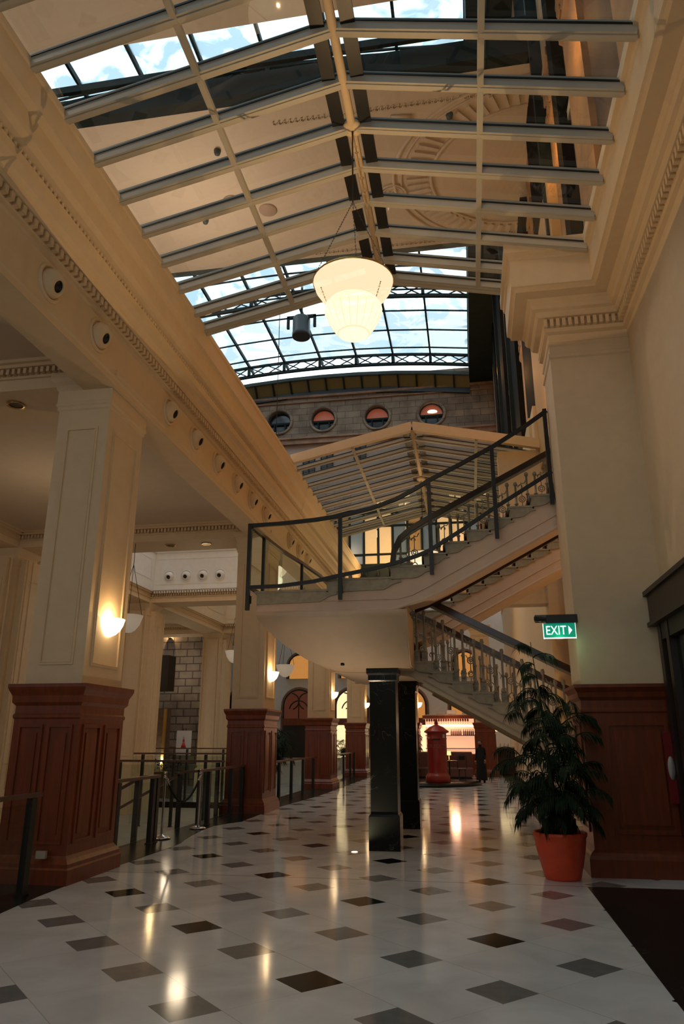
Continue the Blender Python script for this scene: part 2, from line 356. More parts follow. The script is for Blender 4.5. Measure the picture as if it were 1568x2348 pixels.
# ================================================================== SHELL
k = MB(); FW = [(-19.0,-13.2,4.7,6.3),(-12.2,-7.2,4.7,6.3),(-4.2,2.2,4.7,8.2)]
k.box(-20.2, 9.2, -4.3, -4, -1, 4.7); k.box(-20.2, 9.2, -4.3, -4, 8.2, 24); k.box(-20.2, -4.2, -4.3, -4, 6.3, 8.2); k.box(2.2, 9.2, -4.3, -4, 4.7, 8.2)
for a, b in ((-20.2,-19.0),(-13.2,-12.2),(-7.2,-4.2)): k.box(a, b, -4.3, -4, 4.7, 6.3)
st('wall_front', k, cream)
for i, (a, b, c, d) in enumerate(FW):      # unseen clerestory windows added behind the camera to let in fill daylight
    w_ = bpy.data.objects.new('window_%d' % (90+i), None); C.objects.link(w_); w_['kind'] = 'structure'
    k = MB(); n_ = max(3, int((b-a)/1.3))
    for q in range(n_+1): x = a+(b-a)*q/n_; k.box(x-.04, x+.04, -4.22, -4.1, c, d)
    for z in (c+.04, (c+d)/2, d-.04): k.box(a, b, -4.2, -4.12, z-.04, z+.04)
    k.build('window_frame', darkwood, w_)
st('wall_left', MB().box(-20.3, -20, -4, 40, -1.1, 7), cream)
st('wall_right', MB().box(2.55, 2.9, -4, 10.3, 0, 8.9), cream)
st('wall_right_stairs', MB().box(6.2, 6.5, 10, 17.3, 0, 12), ochre)
f = MB().box(2.3, 6.5, 17.0, 17.4, 0, 12); st('wall_stair_hall', f, ochre)
st('wall_right_passage', MB().box(2.9, 6.5, 9.9, 10.2, 0, 12), cream)
st('ceiling_stair_hall', MB().box(2.2, 6.5, 10.0, 17.4, 12, 12.2), cream)
st('wall_right_far', MB().box(1.9, 2.31, 17.33, 40, 0, 9.6), cream)
st('wall_atrium_left', MB().box(-17.1, -16.8, -4, 40, 7.4, 23.6), render_p)
st('wall_front_upper', MB().box(-17, 2.5, -4.3, -4, 7, 24), render_p)
st('wall_stair_return', MB().box(.97, 2.3, 17.42, 17.9, 4.6, 8.45), cream)
st('wall_stair_upper', MB().box(1.98, 2.32, 12.2, 17.3, 7.9, 12.2), ochre)
# gallery ceilings with their coffers
f = MB(); holes = [(-11.35,-5.55,18.1,25.0), (-11.35,-5.55,26.4,33.3)]
def slab_with_holes(x0, x1, y0, y1, z0, z1, hs):
    mb = MB(); xs = sorted({x0, x1, *[h[0] for h in hs], *[h[1] for h in hs]}); ys = sorted({y0, y1, *[h[2] for h in hs], *[h[3] for h in hs]})
    for i in range(len(xs)-1):
        for j in range(len(ys)-1):
            cx, cy = (xs[i]+xs[i+1])/2, (ys[j]+ys[j+1])/2
            if any(h[0] < cx < h[1] and h[2] < cy < h[3] for h in hs): continue
            mb.box(xs[i], xs[i+1], ys[j], ys[j+1], z0, z1)
    return mb
st('ceiling', slab_with_holes(-20, -4.9, -4, 34.6, 6.8, 8.3, holes), cream2)
# transverse beams on the column lines with dentils under the ceiling
def beam_cross(y, x0, x1, zb=6.38):
    mb = MB()
    for sy, side in ((y-.55, -1), (y+.55, 1)):
        pass
    mb.box(x0, x1, y-.52, y+.52, zb, 6.82)
    for sgn in (-1, 1):
        f0 = y + sgn*.52
        for o, z0, z1 in ((.04, 6.55, 6.58), (.10, 6.70, 6.75), (.16, 6.75, 6.80)):
            a, b = sorted((f0 - sgn*.01, f0 + sgn*o)); mb.box(x0, x1, a, b, z0, z1)
        x = x0 + .03
        while x < x1: 
            a, b = sorted((f0, f0 + sgn*.08)); mb.box(x, x+.045, a, b, 6.61, 6.69); x += .09
    return mb
for i, y in enumerate((.8, 9.1, 17.4, 25.7, 34.0)):
    st('trim_%d' % (10+i), beam_cross(y, -20, -5.3), cream)
for i, x in enumerate((-12.0,)):
    mb = MB().box(x-.5, x+.5, -4, 40, 6.38, 6.82)
    for sgn in (-1, 1):
        f0 = x + sgn*.5
        for o, z0, z1 in ((.04, 6.55, 6.58), (.10, 6.70, 6.75), (.16, 6.75, 6.80)):
            a, b = sorted((f0 - sgn*.01, f0 + sgn*o)); mb.box(a, b, -4, 40, z0, z1)
    st('trim_20', mb, cream)
# light well rims beyond the second column line
for i, (x0, x1, y0, y1) in enumerate(holes):
    mb = MB()
    mb.sweep([(x0,y0),(x1,y0),(x1,y1),(x0,y1),(x0,y0)], [(-.02,6.75),(-.02,6.84),(-.02,8.2),(-.06,8.2),(-.1,8.3),(-.1,8.42),(.12,8.42),(.12,6.75)], side=-1)
    y = y1; 
    for (z0, z1, o) in ((6.78, 6.84, .10), (7.0, 7.03, .03), (7.95, 8.0, .03)): mb.box(x0, x1, y1-o, y1+.02, z0, z1)
    x = x0+.05
    while x < x1: mb.box(x, x+.05, y1-.07, y1+.01, 6.68, 6.76); x += .1
    frame_face(mb, 'x', x0, y0+1.0, y0+3.9, 7.15, 7.95, .05, .03, 1); frame_face(mb, 'x', x0, y0+4.3, y1-.3, 7.15, 7.95, .05, .03, 1)
    st('trim_%d' % (30+i), mb, whitew if i == 0 else cream)

# ================================================================== LEFT MAIN BEAM + CORNICE
BX = -4.65
mb = MB()
prof = [(-.5,6.28),(0,6.28),(0,6.36),(.02,6.38),(.02,6.40),(0,6.42),(0,6.98),(.03,7.0),(.03,7.06),(.05,7.07),(.05,7.17),(.13,7.18),(.15,7.22),(.15,7.28),(.19,7.34),(.25,7.40),(.25,7.52),(.22,7.52),(.22,7.58),(.30,7.62),(.34,7.70),(.34,7.96),(.36,8.0),(.40,8.04),(.40,8.36),(.42,8.38),(.42,8.46),(-.5,8.46)]
mb.sweep([(BX,-4),(BX,40)], prof, side=-1)
st('trim_left_beam', mb, cream)
mb = MB(); y = -2.0
while y < 39: mb.box(BX+.04, BX+.12, y, y+.06, 7.07, 7.165); y += .11
tag(mb.build('dentil_moulding', cream), 'long row of small cream dentil blocks under the cornice of the left beam', 'moulding')
mb = MB(); y = -2.0
while y < 39: mb.lathe((BX+.235, y, 7.55), [(.0,-.035),(.026,-.02),(.026,.02),(0,.035)], 6); y += .085
tag(mb.build('bead_moulding', cream), 'fine beaded strip in the middle of the left beam cornice', 'moulding', kind='stuff')

# round nozzles (jet air diffusers) along the beam
def nozzle_mesh():
    a = MB().lathe((0,0,0), [(.235,0),(.235,.02),(.22,.035),(.20,.03),(.185,.012),(.185,0)], 28)
    b = MB().lathe((0,0,0), [(.18,.0),(.175,.05),(.15,.10),(.11,.135),(.075,.145),(.075,.12)], 24)
    c = MB().lathe((0,0,0), [(0,.1),(.073,.1),(.075,.13)], 20)
    return a.mesh('rim'), b.mesh('nozzle'), c.mesh('opening')
NM = nozzle_mesh(); NMW = nozzle_mesh()
def nozzle(loc, ry, label, group, tiltz=0, m=cream):
    t = thing('air_nozzle', label, 'air vent', loc, 0, group); 
    t.rotation_euler = (0, ry, tiltz) if ry else (PI/2, 0, 0)
    Q = NM if m is cream else NMW
    link('rim', Q[0], m, t); n_ = link('nozzle', Q[1], m, t); link('opening', Q[2], black, n_)
    if not ry: n_.rotation_euler = (.35, 0, 0)
    else: n_.rotation_euler = (0, .45, 0)
    return t
ords = ['nearest the camera', 'second from the camera', 'third, just past the near column', 'fourth', 'fifth', 'sixth', 'seventh', 'eighth, at the second column', 'ninth', 'tenth', 'eleventh', 'twelfth', 'thirteenth']
for i, y in enumerate((6.72, 7.90, 10.30, 11.48, 12.69, 13.90, 15.03, 16.17, 18.62, 19.74, 20.83)):
    lab = ['round cream air nozzle on the left beam, nearest the camera', 'round cream air nozzle on the left beam just before the near column',
           'round cream air nozzle on the left beam just past the near column', 'second round air nozzle past the near column on the left beam',
           'third round air nozzle past the near column on the left beam', 'fourth round air nozzle past the near column on the left beam',
           'fifth round air nozzle past the near column on the left beam', 'last round air nozzle before the glass stair railing on the left beam',
           'first air nozzle seen through the glass stair railing', 'middle air nozzle seen through the glass stair railing', 'farthest air nozzle seen through the glass stair railing'][i]
    nozzle((BX, y, 6.72), PI/2, lab, 'air nozzles along the left beam')
for i, x in enumerate((-10.75, -10.1, -9.45, -8.8)):
    nozzle((x, 25.0, 7.30), 0, ['leftmost', 'second', 'third', 'rightmost'][i] + ' round white air nozzle on the white face of the light well', 'air nozzles on the light well', m=whitew)

# ================================================================== RIGHT CORNICE AND PILASTER
WX = 2.55
prof = [(-.3,7.38),(.0,7.38),(.05,7.40),(.05,7.44),(.06,7.45),(.06,7.58),(.14,7.60),(.17,7.64),(.17,7.68),(.22,7.70),(.25,7.74),(.25,7.80),(.29,7.84),(.47,7.85),(.47,7.89),(.50,7.91),(.53,7.92),(.53,8.36),(.55,8.38),(.56,8.44),(.60,8.46),(.60,8.62),(.52,8.66),(.52,8.72),(-.3,8.72)]
mb = MB().sweep([(WX,-4),(WX,10.05),(1.42,10.05),(1.42,10.95)], prof, side=1)
st('trim_right_cornice', mb, cream)
mb = MB(); y = -2.0
while y < 9.9: mb.box(WX-.13, WX-.04, y, y+.055, 7.455, 7.575); y += .1
x = 1.36
while x < 2.4: mb.box(x, x+.05, 9.92, 10.01, 7.455, 7.575); x += .088
tag(mb.build('dentil_moulding', cream), 'row of cream dentil blocks on the right wall cornice, turning onto the pilaster', 'moulding')
t = thing('pilaster', 'big plain cream pilaster on the right with a dark red wood base', 'pilaster', (2.0, 10.5, 0))
def PB(name, mb, m): o = mb.build(name, m, t, (-2.0, -10.5, 0)); return o
mb = MB().rings(1.42, 2.56, 10.06, 10.94, [(0,2.24),(0,6.98),(.02,7.0),(.02,7.05),(.0,7.07),(0,7.18),(.015,7.2),(.015,7.24),(0,7.26),(0,8.7)])
PB('shaft', mb, cream)
mb = MB().rings(1.42, 2.56, 10.10, 10.95, [(.10,0),(.10,.20),(.085,.24),(.06,.27),(.02,.30),(.02,1.90),(.035,1.92),(.035,1.95),(.02,1.97),(.02,2.06),(.05,2.10),(.06,2.16),(.10,2.22),(.10,2.26),(0,2.27)])
frame_face(mb, 'y', 10.08, 1.66, 2.42, .48, 1.80, .05, .022, -1); mb.box(1.76, 2.32, 10.06, 10.09, .58, 1.70)
frame_face(mb, 'x', 1.40, 10.25, 10.8, .48, 1.80, .04, .02, -1)
PB('wood_base', mb, wood)
# cctv button on right cornice
tag(MB().lathe((2.1, 6.75, 8.19-.02), [(0,-.04),(.035,-.03),(.045,0),(.045,.02)], 14).build('dome_camera', black), 'tiny dark dome camera under the right cornice', 'security camera')

# ================================================================== LEFT COLUMNS
def make_column(label, group):
    t = thing('column', label, 'column', (0,0,0), 0, group)
    x0, x1, y0, y1 = -.38, .38, -.53, .53
    mb = MB().rings(x0, x1, y0, y1, [(0,2.2),(0,5.98),(.02,6.0),(.02,6.04),(.04,6.06),(.04,6.09),(.03,6.11),(.03,6.30)])
    frame_face(mb, 'y', y0, x0+.14, x1-.14, 2.48, 5.72, .03, .014, -1); frame_face(mb, 'y', y0, x0+.17, x1-.17, 2.51, 5.69, .012, .022, -1)
    frame_face(mb, 'x', x1, y0+.15, y1-.15, 2.48, 5.72, .03, .014, 1); frame_face(mb, 'x', x1, y0+.18, y1-.18, 2.51, 5.69, .012, .022, 1)
    frame_face(mb, 'x', x0, y0+.15, y1-.15, 2.48, 5.72, .03, .014, -1); frame_face(mb, 'y', y1, x0+.14, x1-.14, 2.48, 5.72, .03, .014, 1)
    mb.build('shaft', cream, t)
    mb = MB().rings(x0, x1, y0, y1, [(.03,6.28),(.05,6.30),(.06,6.36),(.10,6.40),(.12,6.45),(.12,6.50),(.05,6.51)]); mb.build('capital', cream, t)
    mb = MB().rings(x0, x1, y0, y1, [(.14,-.05),(.14,.16),(.125,.18),(.125,.22),(.09,.26),(.06,.30),(.055,1.82),(.07,1.84),(.07,1.87),(.055,1.89),(.055,1.98),(.09,2.02),(.095,2.10),(.13,2.17),(.14,2.20),(.14,2.24),(0,2.25)])
    for s in (-1, 1):
        # two tall raised panels on every face
        for (a, b) in ((-.50,-.05),(.05,.50)):
            frame_face(mb, 'x', s*(x1+.055), a, b, .42, 1.76, .04, .022, s); c0, c1 = sorted((s*(x1+.05), s*(x1+.07))); mb.box(c0, c1, a+.09, b-.09, .52, 1.66)
        for (a, b) in ((-.36,-.03),(.03,.36)):
            frame_face(mb, 'y', s*(y1+.055), a, b, .42, 1.76, .035, .022, s); c0, c1 = sorted((s*(y1+.05), s*(y1+.07))); mb.box(a+.075, b-.075, c0, c1, .52, 1.66)
    mb.build('wood_base', wood, t)
    return t
cols = [(9.1, 'cream panelled column on a red wood base, nearest on the left'), (17.4, 'cream panelled column on a wood base beside the landing, second on the left'),
        (25.7, 'third cream column on a wood base, behind the stair landing'), (34.0, 'fourth cream column on a wood base, half hidden by the black marble pillar')]
col0 = make_column(cols[0][1], 'wood-based columns along the left of the hall'); col0.location = (-5.12, 9.1, 0)
for y, lab in cols[1:]: dup(col0, (-5.12, y, 0), 0, lab)
dup(col0, (-2.75, 34.0, 0), 0, 'far cream column on a wood base just right of the black marble pillars')
dup(col0, (.55, 34.3, 0), 0, 'far wood-based column standing under the stair beside the bar')
# second row, plain white columns in the gallery
t = thing('gallery_column', 'cream fluted gallery column at the far left edge', 'column', (-12, 17.4, 0), 0, 'pale gallery columns left of the railing')
mb = MB().rings(-.45, .45, -.45, .45, [(.08,-.95),(.08,.25),(.03,.3),(0,.33),(0,5.9),(.03,5.93),(.03,5.98),(0,6.0),(0,6.2),(.06,6.28),(.1,6.34),(.1,6.42)])
mb.box(.4, .62, -.3, .62, -.9, 6.1); mb.box(-.3, .3, -.62, -.4, -.9, 6.1)
frame_face(mb, 'y', -.62, -.2, .2, 1.0, 5.6, .03, .014, -1); frame_face(mb, 'x', .62, -.2, .5, 1.0, 5.6, .03, .014, 1)
for q in (-.42, -.30, .27, .39): mb.box(q, q+.03, -.64, -.60, .4, 6.1)
for q in (-.22, .0, .40, .52): mb.box(.60, .64, q, q+.03, .4, 6.1)
mb.build('shaft', cream, t)
dup(t, (-12, 25.7, 0), 0, 'pale gallery column seen right beside the near wood-based column'); dup(t, (-12, 34.0, 0), 0, 'pale gallery column seen just left of the second wood-based column')

# power outlet on near column
tag(MB().box(-5.0, -4.88, 8.41, 8.45, .28, .36).build('power_outlet', mat('outlet_plate', (.5,.45,.36), .4)), 'small cream power outlet low on the near column base', 'outlet')

# ------------------------------------------------------------------ sconces
sc_m = lampshade('sconce_glass', (1.0, .80, .50), 3.2, .25)
def make_sconce(label):
    t = thing('wall_sconce', label, 'wall lamp', (0,0,0), 0, 'half-bowl lamps on the columns')
    MB().lathe((0,0,0), [(.0,-.235),(.05,-.23),(.11,-.20),(.16,-.15),(.195,-.08),(.215,0)], 18, a0=-PI/2, a1=PI/2).build('bowl', sc_m, t)
    MB().box(0, .02, -.05, .05, -.12, -.02).build('bracket', brass, t)
    return t
labs = ['glowing half-bowl sconce on the nearest left column', 'glowing half-bowl sconce on the second left column', 'glowing half-bowl sconce on the third left column', 'glowing half-bowl sconce on the fourth left column behind the black pillar']
s0 = make_sconce(labs[0]); s0.location = (-4.735, 9.1, 3.12)
for i, y in enumerate((9.1, 17.4, 25.7, 34.0)):
    if i: dup(s0, (-4.735, y, 3.12), 0, labs[i])
    lamp('sconce_bulb', (-4.735+.10, y, 3.10), W_SCONCE, WARM, 0)
dup(s0, (-2.365, 34.0, 3.12), 0, 'glowing half-bowl sconce on the far column right of the black pillars'); lamp('sconce_bulb', (-2.26, 34, 3.1), W_SCONCE, WARM, 0)

# ================================================================== SKYLIGHTS
def make_skylight(name, label, y0, y1, eave=( -4.27, 2.0), ze=8.42, xr=-1.13, zr=9.12, first=None, hb=.8):
    t = thing(name, label, 'skylight', (0,0,0))
    ys = [y1]; y = y1 - .52
    while y > y0: ys.append(y); y -= .685
    if first: ys = first
    sides = ((eave[0]-.02, -2.68), (eave[1]+.02, .46))
    def zat(x): return zr - (zr-ze) * abs(x-xr) / abs((eave[0] if x < xr else eave[1]) - xr)
    for i, y in enumerate(ys):
        endw = .16 if i == 0 else .115
        for e in eave:
            a = Vector((e, y, zat(e))); b = Vector((xr, y, zr))
            mb = MB(); mb.bar(a, b, endw, .14*hb); mb.bar(a + Vector((0, 0, .10*hb)), b + Vector((0, 0, .10*hb)), endw*.6, .12*hb); mb.bar(a + Vector((0, 0, -.055)), b + Vector((0, 0, -.055)), endw*.45, .03)
            if i == 0: mb.bar(a + Vector((0,.06,.05)), b + Vector((0,.06,.05)), .06, .26)
            ra = mb.build('rafter', steelgrey, t)
            g = MB(); g.bar(a + Vector((0, -endw/2-.008, .05)), b + Vector((0, -endw/2-.008, .06)), .010, .022); g.build('gasket', black, ra)
    for e in eave:
        a = Vector((e, y0, zat(e)+.08)); b = Vector((xr, y0, zr+.08)); MB().bar(a, b, .14, .24).build('verge_board', cream, t)
    MB().tube([(xr, y0, zr-.03), (xr, y1, zr-.03)], .055, 10).build('ridge_tube', cream, t)
    k = MB(); k.bar((xr-.17, y0, zr-.0), (xr-.17, y1, zr-.0), .16, .05); k.bar((xr+.17, y0, zr), (xr+.17, y1, zr), .16, .05); k.build('ridge_flashing', black, t)
    for px in (-2.68, .46): MB().bar((px, y0, zat(px)-.03), (px, y1, zat(px)-.03), .07, .07).build('purlin', steelgrey, t)
    for i in range(len(ys)-1):
        ya, yb = ys[i+1]+.03, ys[i]-.03
        for xa, xb in ((eave[0], -2.68), (-2.68, xr-.05), (xr+.05, .46), (.46, eave[1])):
            mb = MB(); mb.add([(xa,ya,zat(xa)+.08),(xb,ya,zat(xb)+.08),(xb,yb,zat(xb)+.08),(xa,yb,zat(xa)+.08)], [(0,1,2,3)]); mb.build('glass_pane', gl_sky, t)
    return t
make_skylight('skylight', 'near gabled glass skylight with cream bars over the hall', 1.0, 10.66)
make_skylight('skylight', 'smaller looking gabled glass skylight farther along, behind the staircase', 17.2, 24.4, hb=.4)
make_skylight('skylight', 'farthest gabled skylight, glimpsed low between the railing and the stairs', 31.0, 38)
# right eave support for the far skylights
st('trim_far_eave', MB().box(1.84, 2.28, 17.95, 40, 8.0, 9.55), cream)

# ================================================================== CHANDELIERS
ch_up = lampshade('chandelier_upper_bowl', (1.0, .76, .47), .98, .05); ch_lo = lampshade('chandelier_lower_bowl', (1.0, .86, .56), 1.15, .12)
def make_chandelier(label, top):
    t = thing('chandelier', label, 'chandelier', (0,0,0), 0, 'two-tier bowl chandeliers')
    up = MB().lathe((0,0,0), [(.475,.76),(.47,.75),(.45,.66),(.40,.57),(.33,.50),(.27,.46),(.25,.45)], 40).build('upper_bowl', ch_up, t)
    MB().lathe((0,0,0), [(.478,.745),(.486,.76),(.478,.775)], 40).build('rim', brass, up)
    lo = MB().lathe((0,0,0), [(.30,.42),(.335,.36),(.338,.30),(.31,.24),(.27,.12),(.22,.03),(.18,-.02),(.165,-.05),(.10,-.085),(0,-.095)], 40).build('lower_bowl', ch_lo, t)
    rb = MB()
    for k in range(20):
        a = 2*PI*k/20; rb.tube([(math.cos(a)*r, math.sin(a)*r, z) for r, z in ((.341,.30),(.313,.24),(.273,.12),(.223,.03),(.183,-.02))], .004, 4)
    rb.lathe((0,0,0), [(.185,-.022),(.19,-.028),(.175,-.04)], 32); rb.build('ribs', ch_up, lo)
    for k in range(3):
        a = PI*2*k/3 + PI/6*7; c_, s_ = math.cos(a), math.sin(a)
        ch = MB(); n = int((top-.76)/.05)
        p0 = Vector((.475*c_, .475*s_, .76)); p1 = Vector((0, 0, top*.55+.2))
        def chain(mb, p, q, step=.045):
            d = q-p; m = max(2, int(d.length/step))
            for i in range(m):
                a_ = p + d*(i/m); b_ = p + d*((i+.8)/m); o = Vector((.008, 0, 0)) if i % 2 else Vector((0, .008, 0))
                mb.tube([a_, (a_+b_)/2 + o, b_, (a_+b_)/2 - o, a_], .0035, 4, cap=False)
        chain(ch, p0, p1); ch.build('chain', black, t)
        c2 = MB(); chain(c2, Vector((.40*c_, .40*s_, .56)), Vector((.335*c_, .335*s_, .37)), .035)
        c2.lathe((.40*c_, .40*s_, .57), [(0,-.012),(.012,0),(0,.012)], 8); c2.build('link_chain', brass, t)
    MB().tube([(0,0,top*.55+.2), (0,0,top)], .01, 6).build('rod', black, t)
    MB().lathe((0,0,top), [(0,.02),(.10,.02),(.13,0),(.13,-.05),(.09,-.08),(.03,-.09),(0,-.09)], 18).build('ceiling_canopy', cream, t)
    return t
chd = make_chandelier('large glowing two-tier glass bowl chandelier under the near skylight', 3.4); chd.location = (-1.13, 7.4, 6.12); chd.scale = (1, 1, .88)
lamp('chandelier_bulb', (-1.13, 7.4, 6.02+.72), W_CHAND, WARM, 0); lamp('chandelier_bulb', (-1.13, 7.4, 6.02+.2), W_CHAND*.75, WARM, 0)
dup(chd, (-1.13, 20.6, 6.02), 0, 'lit chandelier seen behind the stair balusters'); lamp('chandelier_bulb', (-1.13, 20.6, 6.8), W_CHAND, WARM)
c3 = dup(chd, (-5.85, 21.4, 5.95), 0, 'far lit chandelier seen through the glass of the landing railing'); lamp('chandelier_bulb', (-5.85, 21.4, 6.7), W_CHAND*.5, WARM)
MB().tube([(0,0,3.4), (0,0,19.4)], .012, 6).build('rod', black, c3)
dup(chd, (-1.13, -.9, 6.02), 0, 'unseen chandelier added over the entrance behind the viewpoint for warm fill'); lamp('chandelier_bulb', (-1.13, -.9, 6.5), W_CHAND*.5, WARM)  # added out of view as a source of warm fill
# gallery pendants: bowls on three thin wires
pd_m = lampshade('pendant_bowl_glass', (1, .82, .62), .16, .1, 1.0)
t = thing('pendant_bowl', 'pale glass pendant bowl just right of the near column', 'pendant lamp', (0,0,0), 0, 'unlit pale bowl pendants in the gallery')
MB().lathe((0,0,0), [(.34,.0),(.33,-.02),(.27,-.22),(.17,-.36),(.08,-.42),(0,-.43)], 28).build('bowl', pd_m, t)
for k in range(3):
    a = 2*PI*k/3; MB().tube([(.33*math.cos(a), .33*math.sin(a), 0), (0, 0, 1.3)], .007, 5).build('wire', black, t)
MB().tube([(0,0,1.3),(0,0,2.3)], .008, 5).build('rod', black, t)
t.location = (-8.3, 17.0, 4.52)
dup(t, (-8.29, 25.5, 4.59), 0, 'pale glass pendant bowl hanging just left of the second column'); dup(t, (-6.55, 26.1, 4.12), 0, 'pale glass pendant bowl half behind the second column sconce')

# downlights in ceiling
dl = thing('downlight', 'recessed downlight in the beam left of the near column', 'ceiling light', (0,0,0), 0, 'recessed ceiling downlights')
MB().lathe((0,0,0), [(.10,.0),(.13,0),(.135,-.012),(.10,-.008)], 20).build('trim_ring', brass, dl)
MB().lathe((0,0,0), [(0,.0),(.10,.0)], 20).build('lens', mat('unlit_lens', (.05,.035,.02), .3), dl)
dl.location = (-6.5, 9.0, 6.372)
for x, y, z, lab in ((-5.45,13.1,6.79,'recessed downlight in the gallery ceiling past the near column'), (-7.47,17.3,6.372,'left recessed downlight under the second cross beam'), (-6.5,17.3,6.372,'right recessed downlight under the second cross beam'), (-7.5, 4.0, 6.79, 'recessed downlight high in the left gallery ceiling')):
    dup(dl, (x, y, z), 0, lab)
for x, y in ((-8.2,4.5),(-8.2,13),(-8.2,21.5),(-15.5,13),(-15.5,21.5),(-8.2,30),(-15.5,30),(-14.5,35.5)):
    lamp('gallery_fill', (x, y, 4.9), W_GALFILL*2, WARM2, .25)  # bare fill lamps added in mid-air, apart from the downlights

# ================================================================== STAIRCASE
stair = thing('staircase', 'grand cream staircase whose central flight splits at a landing into two upper flights', 'staircase')
carpet = mat('dark_red_stair_carpet', (.10, .02, .02), .9, noise=.3, nscale=20)
YN0, YN1, YF0, YF1 = 11.0, 12.25, 15.2, 16.45
NZ = [(-2.12, 3.97), (-1.12, 4.14)] + [(-.60 + .335*k, 4.315 + .172*k) for k in range(16)]
def upper_body(y0, y1, nm, mats):
    poly = [(-3.24, 3.45), (-3.24, 3.75)]; z = 3.75
    for x, zz in NZ: poly += [(x+.03, z), (x+.03, zz-.06)]; z = zz-.06
    poly += [(4.9, z), (4.9, 6.35)]
    poly += [(1.53, 4.70), (.24, 4.02), (-.30, 3.74), (-.62, 3.60), (-.9, 3.52), (-1.1, 3.46)]
    mb = MB().prism(poly, 'y', y0, y1); n_ = len(poly)
    if y0 < 12: mb.v = [(x, y, z + (.13 if i >= 2*n_-6 and x > -1.0 else 0)) for i, (x, y, z) in enumerate(mb.v)]
    mb.build(nm, mats, stair)
    if y0 < 12: MB().tube([(-.85, y1+.02, 3.64), (-.30, y1+.02, 3.86), (.24, y1+.02, 4.14), (1.53, y1+.02, 4.82), (4.8, y1+.02, 6.5)], .03, w=.06, h=.07).build('under_rail', darkwood, stair)
upper_body(YN0, YN1, 'stringer', pinkm); upper_body(YF0, YF1, 'stringer', pinkm)
# moulding lines on the visible stringer faces and rounded soffit edge
for (yy, s_) in ((YN0, -1), (YF0, -1)):
    pts = [(-3.24, 3.63), (-1.0, 3.63), (-.80, 3.68), (-.55, 3.80), (-.2, 3.99), (.24, 4.22), (1.53, 4.90), (4.8, 6.62)]
    MB().tube([(x, yy-.004, z) for x, z in pts], .010, 5).build('moulding', pinkm, stair)
    pts = [(-3.24, 3.47), (-1.1, 3.47), (-.9, 3.53), (-.62, 3.61), (-.30, 3.75), (.24, 4.03), (1.53, 4.71), (4.8, 6.30)]
    MB().tube([(x, yy+.015, z) for x, z in pts], .028, 8).build('moulding', pinkm, stair)
# steps: tread slab with nosing plus a scrolled bracket on the open side
def step_mesh(L, W, side=-1, flip=1):
    mb = MB(); y0, y1 = -.045, W
    mb.box(-.035, L, y0, y1, -.03, 0); mb.box(-.02, L, y0+.015, y1, -.05, -.03)
    if flip == 1: br = [(0,-.05),(L+.14,-.05),(L+.14,-.085),(L+.06,-.10),(L-.0,-.12),(L-.06,-.16),(L-.13,-.195),(0,-.21)] if L > .5 else [(0,-.05),(L+.05,-.05),(L+.05,-.075),(L-.02,-.085),(L-.06,-.105),(L-.11,-.15),(L-.17,-.175),(0,-.19)]
    mb.prism([(a, b) for a, b in br], 'y', -.03, .02)
    mb.box(0, .02, 0, W, -.17, -.03)
    return mb.mesh('step')
SM = step_mesh(.34, 1.25); 
for y in (YN0, YF0):
    link('step', step_mesh(1.14, 1.25), stepm, stair, (-3.24, y, 3.81)); link('step', step_mesh(1.02, 1.25), stepm, stair, (-2.12, y, 3.97)); link('step', step_mesh(.53, 1.25), stepm, stair, (-1.12, y, 4.14))
    for k, (x, z) in enumerate(NZ[2:]): link('step', SM, stepm, stair, (x, y, z))
cb = MB()
for y in (YN0, YF0):
    for (x, z), (x2, z2) in zip(NZ, NZ[1:]): cb.box(x-.045, x2-.03, y+.22, y+1.03, z, z+.012); cb.box(x-.047, x-.035, y+.22, y+1.03, z-.16, z+.01)
cb.build('carpet', carpet, stair)
# landing slab across and the vaulted underside resting on the black pillars
MB().box(-3.24, -2.5, YN1, YF0, 3.62, 3.81).build('landing', stepm, stair)
mb = MB()
R = [(-3.24,-.9,11.0,16.45,3.47),(-3.22,-.9,11.02,16.43,3.38),(-3.10,-.9,11.06,16.38,3.24),(-2.85,-.9,11.16,16.2,3.02),(-2.52,-.9,11.32,16.0,2.80),(-2.20,-.9,11.50,15.7,2.69),(-2.0,-.9,11.64,15.5,2.67)]
vs = []
for x0, x1, y0, y1, z in R: vs += [(x0,y0,z),(x1,y0,z),(x1,y1,z),(x0,y1,z)]
n_ = len(R); fs = [(i*4+k, i*4+(k+1)%4, (i+1)*4+(k+1)%4, (i+1)*4+k) for i in range(n_-1) for k in (0,2,3)]; fs.append(tuple((n_-1)*4+k for k in range(4)))
# right end cheeks either side of the central flight
for (ya, yb) in ((0, 12.28), (15.16, 99)):
    pts = [(x1, (y0 if ya == 0 else y1), z) for x0, x1, y0, y1, z in R]
    b = len(vs); q = pts + [(-.9, (yb if ya == 0 else ya), 2.67), (-.9, (yb if ya == 0 else ya), 3.47)]; vs += q; fs.append(tuple(range(b, b+len(q))))
mb.add(vs, fs); mb.sm = [True]*len(mb.sm); o = mb.build('landing_soffit', soffit_m, stair)
for pg in o.data.polygons: pg.use_smooth = abs(pg.normal.x) < .97
mod = o.modifiers.new('thick', 'SOLIDIFY'); mod.thickness = .03; mod.offset = 0
